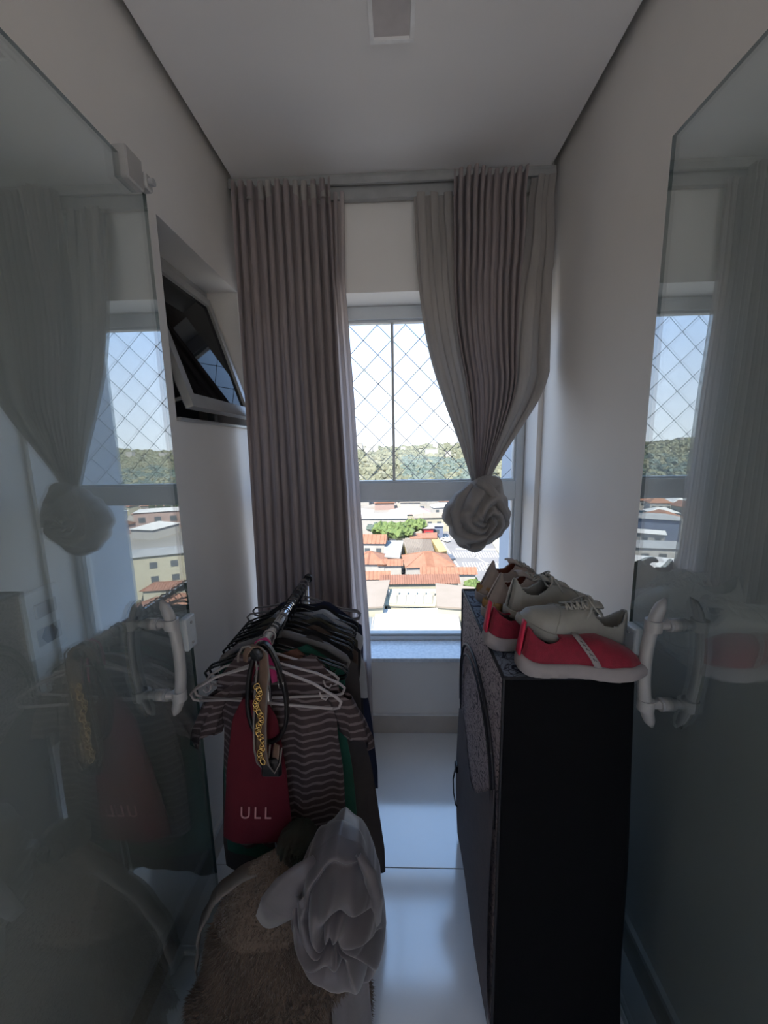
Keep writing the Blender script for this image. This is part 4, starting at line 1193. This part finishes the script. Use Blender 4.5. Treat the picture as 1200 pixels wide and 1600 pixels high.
    if style == 'knit':
        tb = MB()
        tb.grid([[(-0.0015 + q * 0.012 - 0.001 * k, (v - .5) * 0.022 * (1 - .3 * q), sh_f(0) + heel_h * .02 + q * (heel_h * 1.12)) for v in (0, .5, 1)] for q, k in ((0, 0), (.3, .6), (.6, 1), (.85, 1), (1, .4))])
        o = tb.build('heel_tab', M['lit_red_tab'], t, smooth=True); md = o.modifiers.new('t', 'SOLIDIFY'); md.thickness = .005
        # printed strap running over the instep
        for side in (-1, 1):
            st_ = MB(); rws = []
            for q in range(9):
                a = pi / 2 * q / 8 if side > 0 else pi - pi / 2 * q / 8
                row = []
                for ds in (0, 1):
                    s = .56 - 0.13 * sin(a) + ds * .055
                    w = hwid(s) + .001; z0 = sh_f(s) - 0.002; ex = interp(s, [0, .35, .6, 1], [.42, .5, .72, .85])
                    yy = math.copysign(abs(cos(a)) ** ex, cos(a)) * w * (1 - 0.22 * sin(a) ** 2 * (1 if s < .5 else .4)) * 1.02
                    row.append((s * L, cen(s) + yy, z0 + (hh(s) + .002) * sin(a) ** .8 + .001))
                rws.append(row)
            st_.grid(rws)
            o = st_.build('strap', M['sole_white'], t, smooth=True)
            md = o.modifiers.new('t', 'SOLIDIFY'); md.thickness = .0015; md.offset = 1
            if side < 0:
                ink = MB()
                for q in range(1, 6):   # row of small printed strokes, illegible in the photo
                    A = Vector(rws[q][0]); B = Vector(rws[q][1]); Cn = Vector(rws[q + 1][0]); off = Vector((0, -.0016, .0008))
                    p0 = A.lerp(B, .35) + off; p1 = A.lerp(B, .65) + off; p2 = Cn.lerp(B, .4) + off
                    ink.tube([p0, p2, p1], .0008, 4)
                ink.build('strap_print', M['strap_ink'], t)
    else:
        # tongue, toe cap seam, heel patch, laces
        tg = MB()
        tg.grid([[(s * L - .004, cen(s) + v * .019, sh_f(s) + hh(s) - .004 + add - 0.006 * abs(v) ** 2) for v in (-1, -.5, 0, .5, 1)] for s, add in ((.36, .012), (.42, .004), (.5, -.002), (.6, -.004), (.68, -.006))])
        o = tg.build('tongue', M[upper], t, smooth=True); md = o.modifiers.new('t', 'SOLIDIFY'); md.thickness = .005
        lc_ = MB()
        for k in range(5):
            s = .44 + .045 * k
            for sg in (-1, 1):
                a_ = top_pt(s, -0.019 * sg, .002); b_ = top_pt(s + .035, 0.019 * sg, .002); m_ = top_pt(s + .018, 0, .007)
                lc_.tube([a_, m_, b_], 0.0026, 6)
        for sg in ((-1, 1) if style == 'leather' else ()):     # bow loops
            c0 = Vector(top_pt(.44, 0, .008))
            lp_ = [c0 + Vector((0.018 * sin(a) * sg * .4 - .006 + .012 * sin(a), sg * (0.028 * (1 - cos(a)) * .6), 0.012 * sin(a) - .012 * (1 - cos(a)) * .5)) for a in [2 * pi * i / 14 for i in range(15)]]
            lc_.tube(lp_, 0.0023, 6)
            lc_.tube([c0, c0 + Vector((.004, sg * .018, .004)), c0 + Vector((.012, sg * .036, -.014)), c0 + Vector((.02, sg * .043, -.03))], 0.0022, 6)
        lc_.build('laces', M['lace_m'], t, smooth=True)
        seam = MB(); seam.tube([top_pt(.70 + .04 * abs(v) ** 2, v * hwid(.72) * .98, .0005) for v in [-1 + q / 6 for q in range(13)]], .0012, 5)
        seam.build('toe_seam', M[upper], t)
        if style == 'runner':
            hb = MB(); rws = []
            for q in range(13):
                v = -1 + q / 6
                s = .004 + .17 * abs(v) ** 1.5
                y = cen(s) + math.copysign(hwid(max(s, .01)) * 1.03 + .0015, v) * min(1, abs(v) * 1.2 + .0)
                rws.append([(s * L - .0015, y, sh_f(s) - .002), (s * L - .003, y * 1.0, sh_f(s) + .015), (s * L + .0, y * .96, sh_f(s) + .030 - .008 * abs(v))])
            hb.grid(rws); o = hb.build('heel_band', M['tan_band'], t, smooth=True); md = o.modifiers.new('t', 'SOLIDIFY'); md.thickness = .002
        # collar rim
    return t
def place(o, x, y, z, yaw, pitch=0, roll=0):
    o.location = (x, y, z); o.rotation_euler = (R(roll), R(pitch), R(yaw))
TOPZ = BH + 0.0045
s1 = shoe('sneaker', 'red knit slip-on sneaker at the front right of the black block, with a printed strap', 'red_knit', 'dark_lining', 'knit', L=.253, Wd=.100, heel_h=.066)
place(s1, .262, .80, TOPZ, -1)
s2 = copy_tree(s1); s2['label'] = 'red knit slip-on sneaker set further back, its heel at the left edge of the block'
place(s2, .214, .905, TOPZ, 4)
s3 = shoe('sneaker', 'pale grey-white leather sneaker lying on the front red shoe, toe pointing left', 'white_leather', 'white_leather', 'leather', L=.247, Wd=.100, sole_h=.022, heel_h=.082)
place(s3, .507, .862, 1.012, 182, -15.5)
s4 = copy_tree(s3); s4['label'] = 'pale grey-white sneaker resting on the rear red shoe, heel to the left'
place(s4, .272, .955, 1.058, 10, 3)
s5 = shoe('sneaker', 'beige running shoe with rust lining and tan heel band, nearer of its pair', 'beige_leather', 'rust_lining', 'runner', L=.275, Wd=.100, sole_h=.030, heel_h=.105)
place(s5, .238, 1.065, TOPZ, 2)
s6 = copy_tree(s5); s6['label'] = 'beige running shoe with rust lining, the farther of its pair beside the window'
place(s6, .245, 1.185, TOPZ, 3)

# ------------------------------------------------------------------ clothes rack
RXC, RZC, RY_0, RY_1 = -0.345, 1.0, 0.90, 1.40
rk = thing('clothes_rack', 'chrome clothes rail on a stand, running from the doorway toward the window on the left', 'clothes rack', (RXC, 1.15, 0))
MB().tube([(0, RY_0 - 1.15 - .02, RZC), (0, RY_1 - 1.15 + .02, RZC)], 0.0125, 16).build('rail', M['chrome'], rk, smooth=True)
for y in (RY_0 + .02, RY_1 - .02):
    MB().tube([(0, y - 1.15, 0.03), (0, y - 1.15, RZC - .011)], 0.0105, 12).build('post', M['chrome'], rk, smooth=True)
    MB().tube([(-.19, y - 1.15, .02), (.17, y - 1.15, .02)], 0.0115, 10).build('foot', M['chrome'], rk, smooth=True)
for y in (RY_0 - .035, RY_1 + .018):
    MB().lathe([(0, 0), (.015, 0), (.017, .004), (.017, .014), (.0, .017)], (0, y - 1.15, RZC), 16, 'y').build('end_cap', M['black_plastic'], rk, smooth=True)

def hanger_mb(w=0.20, drop=0.085, r=0.0035, bar=True, curl=True, padded=False, hook=0.0155):
    mb = MB()
    zt = -0.012
    # hook
    pts = [(0.001, 0, -0.052), (0.001, 0, -0.030), (0.008, 0, -0.020)]
    for i in range(11):
        a = -0.9 + (pi + 1.35) * i / 10
        pts.append((hook * cos(a), 0, hook * sin(a) + 0.0005))
    mb.tube(pts, 0.0022, 8)
    for sg in (-1, 1):
        arm = [(0, 0, -0.050), (sg * .02, 0, -.053), (sg * .07, 0, -.07), (sg * .13, 0, -.090), (sg * (w - .012), 0, -.050 - drop + .012), (sg * w, 0, -.050 - drop), (sg * (w - .006), 0, -.066 - drop), (sg * (w - .022), 0, -.070 - drop)]
        rr_ = [r * (1.9 if padded else 1)] * 5 + [r] * 3
        mb.tube(arm, rr_, 8)
        if curl:
            mb.tube([(sg * (w - .055), 0, -.112), (sg * (w - .05), 0, -.128), (sg * (w - .04), 0, -.132), (sg * (w - .034), 0, -.124)], r * .7, 6)
    if bar:
        mb.tube([(-(w - .022), 0, -.070 - drop), ((w - .022), 0, -.070 - drop)], r, 8)
    return mb
ND = lambda y: y - 1.15

def garment(name, label, cat, y, mname, length, hw_top, hw_bot, thick=.03, slope=.075, x0=RXC, seed=0, sleeves=0.0, neck=.075, hem_wave=.012, fold=.008, nfold=5, yaw=0, group=None, sleeve_w=.07, bottom_shift=0, z0=RZC - .050, scoop=.03):
    t = thing(name, label, cat, (x0, y, z0), R(yaw), group)
    rr_ = random.Random(seed); ph = [rr_.uniform(0, 6.28) for _ in range(6)]
    nu, nv = 36, 40
    def wid(v): return lerp(hw_top, hw_bot, min(1, v * 1.15)) * (1 - .06 * math.exp(-((v - .28) / .14) ** 2))
    rows = []
    for i in range(nv + 1):
        v = i / nv; row = []
        for j in range(2 * nu):
            a = 2 * pi * j / (2 * nu)
            u = cos(a); side = sin(a)
            w = wid(v); x = u * w + bottom_shift * v
            au = abs(u * w)
            zt = -scoop if au < neck * .5 else (-scoop * (1 - (au - neck * .5) / (neck * .5)) if au < neck else -slope * (au - neck) / max(.01, hw_top - neck))
            if au < neck and side > 0: zt *= .4
            zb = -length + hem_wave * sin(5 * u + ph[0]) + hem_wave * .6 * sin(11 * u + ph[1])
            z = zt + (zb - zt) * v
            fo = fold * min(1, v * 2.5) * (sin(nfold * u * 2.2 + ph[2] + 2 * v) + .5 * sin(nfold * 4.1 * u + ph[3] + 3 * v))
            yy = -side * thick * (.30 + .7 * min(1, v * 3)) * (1 - .15 * sin(3 * v + ph[4])) + fo
            row.append((x, yy, z))
        rows.append(row)
    o = MB().grid(rows, closed_v=True).build('body', M[mname], t, smooth=True)
    if sleeves:
        for sg in (-1, 1):
            rows = []
            for i in range(15):
                v = i / 14
                cx = sg * (hw_top - .012 + .055 * v + .01 * sin(3 * v)); cz = -slope - .02 - sleeves * v
                wv = sleeve_w * (1 - .12 * v)
                rows.append([(cx + wv * .55 * cos(b) * (1 if sg > 0 else 1) + .010 * sin(5 * b + 4 * v + ph[5]) * v, thick * .75 * sin(b) + .004 * sin(4 * b + 7 * v), cz + wv * .35 * cos(b) * sg * -1 * .9 + .010 * sin(3 * b + ph[1]) * v) for b in [2 * pi * k / 20 for k in range(20)]])
            MB().grid(rows, closed_v=True).build('sleeve', M[mname], t, smooth=True)
    return t
def stripes(name, a, b, freq):
    m = mat(name, a, .9, bump=.2, bscale=600)
    ns = m.node_tree.nodes; ls = m.node_tree.links
    tc = ns.new('ShaderNodeTexCoord'); mp = ns.new('ShaderNodeMapping'); sp_ = ns.new('ShaderNodeSeparateXYZ')
    nz = ns.new('ShaderNodeTexNoise'); nz.inputs['Scale'].default_value = 14
    ls.new(tc.outputs['Object'], sp_.inputs[0]); ls.new(tc.outputs['Object'], nz.inputs['Vector'])
    m1 = ns.new('ShaderNodeMath'); m1.operation = 'MULTIPLY_ADD'; m1.inputs[1].default_value = .02; ls.new(nz.outputs[0], m1.inputs[0]); ls.new(sp_.outputs['Z'], m1.inputs[2])
    m2 = ns.new('ShaderNodeMath'); m2.operation = 'MULTIPLY'; m2.inputs[1].default_value = freq; ls.new(m1.outputs[0], m2.inputs[0])
    m3 = ns.new('ShaderNodeMath'); m3.operation = 'FRACT'; ls.new(m2.outputs[0], m3.inputs[0])
    rp = ns.new('ShaderNodeValToRGB'); rp.color_ramp.interpolation = 'EASE'
    rp.color_ramp.elements[0].position = .62; rp.color_ramp.elements[0].color = (*a, 1)
    rp.color_ramp.elements[1].position = .70; rp.color_ramp.elements[1].color = (*b, 1)
    e_ = rp.color_ramp.elements.new(.94); e_.color = (*b, 1); e2 = rp.color_ramp.elements.new(1.0); e2.color = (*a, 1)
    ls.new(m3.outputs[0], rp.inputs[0]); ls.new(rp.outputs[0], ns['Principled BSDF'].inputs['Base Color'])
    return m
M['tee'] = stripes('striped_jersey', (0.055, 0.036, 0.036), (0.17, 0.135, 0.135), 44)
def fab(n, c, c2=None, **k): M[n] = mat(n, c, k.pop('rough', .9), c2, 40, bump=.3, bscale=500, **k)
fab('green_cloth', (0.010, 0.085, 0.055)); fab('rust_cloth', (0.16, 0.07, 0.045)); fab('charcoal_cloth', (0.045, 0.038, 0.038))
fab('black_garment', (0.012, 0.012, 0.014)); fab('navy_cloth', (0.012, 0.018, 0.05)); fab('denim_grey', (0.16, 0.19, 0.24))
fab('white_cloth', (0.45, 0.47, 0.50)); fab('olive_cloth', (0.075, 0.07, 0.05)); fab('brown_cloth', (0.09, 0.06, 0.045))
fab('red_cloth', (0.11, 0.003, 0.012)); fab('pink_cloth', (0.62, 0.05, 0.22)); fab('grey_pad', (0.17, 0.16, 0.16))
M['clear_plastic'] = mat('milky_plastic', (0.42, 0.37, 0.36), .3)

garment('striped_shirt', 'brown and grey striped short-sleeved shirt, front garment on the rail', 'shirt', .965, 'tee', .58, .168, .176, thick=.024, sleeves=.15, seed=1, x0=RXC + .012, sleeve_w=.085, neck=.10, slope=.085, fold=.007, scoop=.045)
garment('green_dress', 'green dress showing behind the right edge of the striped shirt', 'dress', 1.012, 'green_cloth', .70, .18, .205, seed=2, x0=RXC + .01, thick=.012, fold=.004)
garment('rust_top', 'rust-brown top just behind the striped shirt', 'top', .992, 'rust_cloth', .42, .15, .15, seed=3, thick=.01, fold=.003, neck=.06)
garment('charcoal_dress', 'long charcoal dress on a padded grey hanger, hanging lowest on the right', 'dress', 1.075, 'charcoal_cloth', .83, .205, .265, seed=4, thick=.016, fold=.006, slope=.10, x0=RXC + .015, bottom_shift=.01)
specs = [
    ('black_shirt', 'black top on the fourth hanger from the front', 'top', 1.112, 'black_garment', .52, .20, .20),
    ('brown_shirt', 'dark brown shirt between black tops in the middle of the rail', 'shirt', 1.140, 'brown_cloth', .60, .205, .21),
    ('black_shirt', 'black top behind the dark brown shirt', 'top', 1.168, 'black_garment', .62, .205, .21),
    ('olive_shirt', 'dark olive shirt in the middle of the rail', 'shirt', 1.196, 'olive_cloth', .60, .205, .21),
    ('denim_top', 'faded grey-blue top past the middle of the rail', 'top', 1.226, 'denim_grey', .50, .19, .19),
    ('white_shirt', 'white shirt whose shoulder stands out near the far end of the rail', 'shirt', 1.262, 'white_cloth', .34, .205, .215),
    ('black_jacket', 'black jacket next to the white shirt, toward the window', 'jacket', 1.296, 'black_garment', .60, .20, .21),
    ('navy_dress', 'long navy dress at the far end of the rail', 'dress', 1.330, 'navy_cloth', .78, .20, .245)]
for k, (n_, lab, cat, y, m_, ln, a_, b_) in enumerate(specs):
    garment(n_, lab, cat, y, m_, ln, a_, b_, thick=.0095, fold=.0025, slope=.085 + .01 * (k % 3), seed=20 + k, sleeves=0, x0=RXC + (k % 3 - 1) * .006 + .01, sleeve_w=.055)
# hangers
hproto = {}
def hanger(kind, label, y, mname, yaw=0, group=None, x0=RXC, **k):
    if kind not in hproto:
        t = thing('clothes_hanger', label, 'hanger', (0, 0, 0), 0, group)
        hanger_mb(**k).build('frame', M[mname], t, smooth=True)
        hproto[kind] = t; o = t
    else:
        o = copy_tree(hproto[kind]); o['label'] = label
        if group: o['group'] = group
    o.location = (x0, y, RZC + .0005); o.rotation_euler = (0, 0, R(yaw))
    return o
hanger('white', 'empty milky white plastic hanger nearest the doorway', .905, 'clear_plastic', yaw=-7, x0=RXC)
hanger('white', 'second empty milky white hanger close behind the nearest one', .925, 'clear_plastic', yaw=4)
hanger('clear', 'white hanger inside the striped shirt', .965, 'clear_plastic', drop=.075, w=.18)
hanger('pad', 'thick grey padded hanger carrying the charcoal dress', 1.075, 'grey_pad', padded=True, bar=False, w=.195, r=.006, drop=.09)
bk = [('green dress', 1.012), ('rust-brown top', .992), ('fourth black top', 1.112), ('dark brown shirt', 1.140), ('black top behind the brown shirt', 1.168), ('dark olive shirt', 1.196), ('grey-blue top', 1.226), ('white shirt', 1.262), ('black jacket', 1.296)]
for k, (n_, y) in enumerate(bk):
    hanger('black', 'black plastic hanger carrying the ' + n_, y, 'black_plastic', yaw=(k % 3 - 1) * 1.0, group='black plastic hangers', drop=.075)
hanger('grey', 'grey plastic hanger with the navy dress at the far end', 1.330, 'grey_pad', yaw=2, drop=.06, w=.205)
hanger('grey', 'bare grey plastic hanger, last one on the rail by the curtain', 1.365, 'grey_pad', yaw=-4)

# pink scarf, belts and chain strap looped over the near end of the rail
def band(name, pts, w, m_, par, flatax=(1, 0, 0), thick=.0025, **k):
    P = []
    pts = [Vector(p) for p in pts]
    for i, p in enumerate(pts):
        ax = Vector(flatax); ww = w[i] if hasattr(w, '__len__') else w
        P.append([tuple(p + ax * ww * (q / 4 - .5)) for q in range(5)])
    o = MB().grid(P).build(name, m_, par, smooth=True); md = o.modifiers.new('t', 'SOLIDIFY'); md.thickness = thick; md.offset = 0
    return o
def loop_pts(cx, y, ztop, zbot, half, n=28, sag=0.0, yd=0.0):
    out = []
    for i in range(n + 1):
        a = -pi / 2 + 2 * pi * i / n
        c_, s_ = cos(a), sin(a)
        out.append((cx + half * c_ * (0.55 + .45 * (1 - s_) / 2) , y + yd * c_, lerp(zbot, ztop, (s_ + 1) / 2) + sag))
    return out
sc = thing('pink_scarf', 'bright pink ribbon scarf looped over the near end of the clothes rail', 'scarf', (RXC, .915, RZC))
band('ribbon', [(.024, -.004, -.10), (.022, -.004, -.075), (.020, -.004, -.05), (.016, -.003, -.015), (.008, -.002, .008), (-.002, 0, .0165), (-.012, .003, .008), (-.017, .005, -.02), (-.015, .006, -.07)], [.014, .016, .018, .02, .022, .022, .022, .02, .016], M['pink_cloth'], sc, flatax=(.8, .6, 0))
b1 = thing('studded_belt', 'tan belt with pale edge and gold chain, looped long from the rail end', 'belt', (RXC - .005, .872, RZC))
M['tan_leather'] = mat('tan_leather', (0.21, 0.13, 0.09), .5, (0.16, 0.10, 0.07), 30, bump=.2)
M['pale_edge'] = mat('pale_belt_edge', (0.22, 0.19, 0.17), .6)
M['dark_leather'] = mat('black_leather', (0.012, 0.010, 0.010), .4)
fr = [(-.026, 0, -.02), (-.024, 0, .0), (-.012, 0, .018), (.004, 0, .022), (.018, 0, .008), (.020, -.004, -.04), (.012, -.008, -.10), (.004, -.010, -.18), (.000, -.010, -.25), (.004, -.008, -.29), (.016, -.004, -.315), (.030, 0, -.29), (.036, .004, -.25)]
band('strap', fr, [.014, .018, .022, .026, .030, .036, .040, .042, .042, .038, .032, .026, .020], M['tan_leather'], b1, flatax=(.85, -.5, 0), thick=.003)
MB().tube([(p[0] - .017, p[1] - .002, p[2]) for p in fr], .0028, 6).build('edge_piping', M['pale_edge'], b1, smooth=True)
MB().tube([(p[0] + .016, p[1] - .012, p[2]) for p in fr[3:]], .0022, 6).build('edge_piping', M['pale_edge'], b1, smooth=True)
ch = MB()
for k in range(22):   # interlocked chain links down the strap
    z = -.075 - k * .0098; cx = .004 + .006 * sin(k * .9)
    lp_ = [(cx + .0062 * cos(a), -.017 + (.002 * sin(a) if k % 2 else .002 * cos(a)), z + .0085 * sin(a)) for a in [2 * pi * q / 12 for q in range(12)]]
    rot = (k % 2 - .5) * 1.1
    lp_ = [(cx + (x - cx) * cos(rot) - (zz - z) * sin(rot), yy, z + (x - cx) * sin(rot) + (zz - z) * cos(rot)) for x, yy, zz in lp_]
    ch = MB().tube(lp_, .0016, 6, closed=True); ch.build('chain_link', M['gold'], b1, smooth=True)
MB().box(-.006, .046, -.012, .006, -.335, -.285, b=.006).build('buckle_tab', M['dark_leather'], b1)
b2 = thing('leather_belt', 'thin black leather belt hanging in a wide loop around the tan belt', 'belt', (RXC + .008, .893, RZC))
band('strap', loop_pts(0, 0, .0165, -.255, .062), .016, M['dark_leather'], b2, flatax=(0, 1, 0), thick=.009)
MB().tube([(.034, -.006, -.075), (.046, -.006, -.085), (.046, -.006, -.105), (.034, -.006, -.10)], .0025, 6, closed=True).build('buckle', M['chrome'], b2, smooth=True)

# red top with pale lettering, hung below the belts
rt = thing('red_tank_top', 'crimson hanging top with pale printed letters, behind the belts', 'top', (-.375, .905, .86))
rr2 = random.Random(4)
rows = []
for i in range(31):
    v = i / 30; row = []
    for j in range(48):
        a = 2 * pi * j / 48; u = cos(a)
        w = interp(v, [0, .15, .5, 1], [.030, .060, .080, .098])
        row.append((u * w - .02 * v, -sin(a) * (.010 + .010 * v) + .004 * sin(7 * u + 3 * v) * v, -.42 * v + .006 * sin(6 * u) * v))
    rows.append(row)
MB().grid(rows, closed_v=True).build('body', M['red_cloth'], rt, smooth=True)
MB().tube([(-.02, 0, 0), (.0, -.002, .06), (.024, .0, .130), (.030, 0, .1405), (.038, .0, .128), (.030, 0, .06), (.022, 0, 0)], .004, 6).build('strap', M['red_cloth'], rt, smooth=True)
cu = bpy.data.curves.new('letters', 'FONT'); cu.body = 'ULL'; cu.size = .052; cu.extrude = .0006; cu.space_character = 1.35; cu.shear = .12
cu.align_x = 'CENTER'
to_ = bpy.data.objects.new('tmp_text', cu); C.objects.link(to_)
dg_ = bpy.context.evaluated_depsgraph_get(); me_ = bpy.data.meshes.new_from_object(to_.evaluated_get(dg_))
bpy.data.objects.remove(to_)
M['letter_ink'] = mat('pale_letter_ink', (0.62, 0.30, 0.30), .8)
lt = bpy.data.objects.new('lettering', me_); C.objects.link(lt); me_.materials.clear(); me_.materials.append(M['letter_ink'])
lt.parent = rt; lt.location = (-.012, -.0255, -.335); lt.rotation_euler = (R(90), 0, 0); lt.scale = (.8, 1, 1)

# ------------------------------------------------------------------ fleece heap on the left
M['fleece'] = mat('cream_fleece', (0.17, 0.12, 0.085), .95, (0.11, 0.078, 0.055), 9, bump=.6, bscale=120, sheen=.4)
M['fleece_back'] = mat('fleece_suede_back', (0.12, 0.085, 0.065), .9, (0.15, 0.105, 0.08), 14, bump=.2)
fh = thing('fleece_blanket', 'cream fleece blanket heaped on the floor at the lower left', 'blanket', (-.31, .80, 0))
def mound(rx0, ry0, h, seed, cxs=0, nv=46, nu=90, lump=.02, zb=0.0, top_sh=(0, 0), powr=2.6):
    rr_ = random.Random(seed); ph = [rr_.uniform(0, 6.28) for _ in range(8)]
    rows = []
    for i in range(nv + 1):
        v = i / nv
        k = (1 - v ** powr) ** .55
        row = []
        for j in range(nu):
            a = 2 * pi * j / nu
            f = 1 + .07 * sin(3 * a + ph[0] + 2 * v) + .05 * sin(5 * a + ph[1] - 3 * v) + .03 * sin(9 * a + ph[2] + 6 * v)
            x = rx0 * k * f * cos(a) + top_sh[0] * v; y = ry0 * k * f * sin(a) + top_sh[1] * v
            z = zb + h * v + lump * sin(3 * a + 7 * v + ph[3]) * (v * (1 - v) * 3)
            row.append((x, y, z))
        rows.append(row)
    return rows
rowsA = mound(.195, .095, .495, 3, top_sh=(.035, .035))
MB().grid(rowsA, closed_v=True).build('heap', M['fleece_back'], fh, smooth=True)
# upper fold whose woolly lower edge runs diagonally
rr_ = random.Random(8)
rowsB = []
for i in range(41):
    v = i / 40; row = []
    for j in range(71):
        u = j / 70; a = pi * (1.06 + .88 * u)     # front half
        zt = .50; zb = lerp(.07, .30, u) + .02 * sin(9 * u)
        z = lerp(zb, zt, v)
        vv = min(.999, max(0, z / .505)); k = (1 - vv ** 2.6) ** .55
        puff = .014 + .034 * math.exp(-((v - .07) / .10) ** 2) - (.030 if v < .02 else 0)
        f = 1 + .06 * sin(3 * a + 1 + 2 * v) + .03 * sin(7 * a - 3 * v)
        row.append(((.222 * k * f + puff) * cos(a) + .035 * vv, (.120 * k * f + puff) * sin(a) + .035 * vv - .004, z + .004 * sin(22 * u + 5 * v)))
    rowsB.append(row)
ob = MB().grid(rowsB).build('upper_fold', M['fleece'], fh, smooth=True)
# woolly pile: curled tufts on the fold and the skirt below
PB = np.array(rowsB); tv = []; tf = []
def tufts(P, n, lo, hi, ln, seed):
    rr_ = random.Random(seed); ni, nj = P.shape[:2]
    for _ in range(n):
        i = min(ni - 2, int((lo + (hi - lo) * rr_.random()) * (ni - 1))); j = rr_.randrange(nj - 1)
        a, b, c_ = P[i, j], P[i + 1, j], P[i, (j + 1) % nj]
        nn = np.cross(c_ - a, b - a); l_ = np.linalg.norm(nn)
        if l_ < 1e-12: continue
        nn = nn / l_
        if nn[1] > 0 and abs(nn[1]) > .2: nn = -nn
        p = a + (b - a) * rr_.random() + (c_ - a) * rr_.random()
        d = nn * ln * rr_.uniform(.4, 1) + np.array([rr_.uniform(-1, 1), rr_.uniform(-.6, .3), rr_.uniform(-1.4, .2)]) * ln * .6
        w_ = .0016; s1_ = np.array([rr_.uniform(-1, 1), rr_.uniform(-1, 1), rr_.uniform(-1, 1)]) * w_; s2_ = np.cross(nn, s1_)
        k = len(tv); tv.extend([p + s1_, p - s1_ + s2_, p - s2_, p + d]); tf.extend([(k, k + 1, k + 3), (k + 1, k + 2, k + 3), (k + 2, k, k + 3)])
tufts(PB, 16000, 0, .55, .013, 1)
tufts(PB, 5000, .5, 1, .006, 4)
PA = np.array(rowsA)
tufts(PA[:, 45:90], 9000, 0, .5, .012, 2)
mb = MB(); mb.add(tv, tf)
o = mb.build('woolly_pile', M['fleece'], fh); tag(o, kind='stuff')
# stiff pale rim strip down the left side
for k, (q0, q1) in enumerate(((.05, .42), (.38, .75), (.70, .95))):
    P = []
    for i in range(9):
        v = lerp(q0, q1, i / 8)
        x = -.238 * (1 - v ** 2.6) ** .55 + .02 * v - .003 * sin(3 * pi * i / 8) ; z = .14 + .35 * v
        P.append([(x, .02, z), (x + .007, -.010, z - .004), (x + .014, -.018, z - .002)])
    o = MB().grid(P).build('rim_strip', M['pale_edge'], fh, smooth=True); md = o.modifiers.new('t', 'SOLIDIFY'); md.thickness = .004
dk = thing('dark_scarf', 'small crumpled dark brown scarf lying on top of the fleece heap', 'scarf', (-.262, .835, .50))
mb = rosette(0, 0, 0, [(0, .050), (60, .042), (120, .048), (180, .055), (240, .050), (300, .046)], .035, (.01, .01), n_r=24, n_a=60, amp=.009, seed=9)
mb.build('cloth', mat('dark_brown_cloth', (.035, .028, .020), .9, (.02, .03, .02), 20), dk, smooth=True)

# ------------------------------------------------------------------ satin bundle
M['satin'] = mat('grey_lilac_satin', (0.12, 0.106, 0.114), .42, (0.10, 0.09, 0.097), 12, bump=.12, bscale=60, sheen=.3)
sb_ = thing('satin_bundle', 'grey-lilac satin cloth twisted into a big bundle at the bottom centre', 'cloth bundle', (0, 0, 0))
ol2 = px_outline((525, 1405), [(530, 1315), (560, 1330), (580, 1365), (590, 1420), (583, 1500), (545, 1508), (510, 1485), (470, 1450), (462, 1400), (475, 1360), (500, 1330)], .70)
q = on_y(525, 1405, .70)
o = rosette(q[0], .715, q[2], ol2, .075, (.005, .012), n_r=90, n_a=240, turns=1.5, arms=3, amp=.026, seed=31).build('twisted_knot', M['satin'], sb_, smooth=True)
# side lobe and hanging tail
fl = [on_y(500, 1350, .69), on_y(478, 1372, .675), on_y(455, 1395, .668), on_y(435, 1418, .668), on_y(415, 1440, .672)]
o = strip_path(fl, [.05, .075, .09, .085, .05], ny=9).build('side_lobe', M['satin'], sb_, smooth=True); md = o.modifiers.new('t', 'SOLIDIFY'); md.thickness = .005
for k, (pp, ww) in enumerate((([(470, 1400), (485, 1440), (505, 1480), (530, 1505)], [.02, .035, .035, .02]), ([(560, 1335), (578, 1365), (586, 1400), (588, 1440)], [.015, .03, .035, .02]))):
    o = strip_path([on_y(a_[0], a_[1], .648 + (.02 if k == 1 else 0)) for a_ in pp], ww, ny=7).build('cloth_fold', M['satin'], sb_, smooth=True); md = o.modifiers.new('t', 'SOLIDIFY'); md.thickness = .004
rows = []
for i in range(30):
    v = i / 29
    row = []
    for j in range(40):
        a = 2 * pi * j / 40
        w = interp(v, [0, .2, 1], [.06, .045, .05])
        row.append((q[0] + .012 + .012 * v + w * cos(a), .725 + (.020 + .006 * sin(5 * a + 2 * v)) * sin(a) , lerp(q[2] - .10, .004, v)))
    rows.append(row)
MB().grid(rows, closed_v=True).build('hanging_tail', M['grey_pad'] if False else M['satin'], sb_, smooth=True)
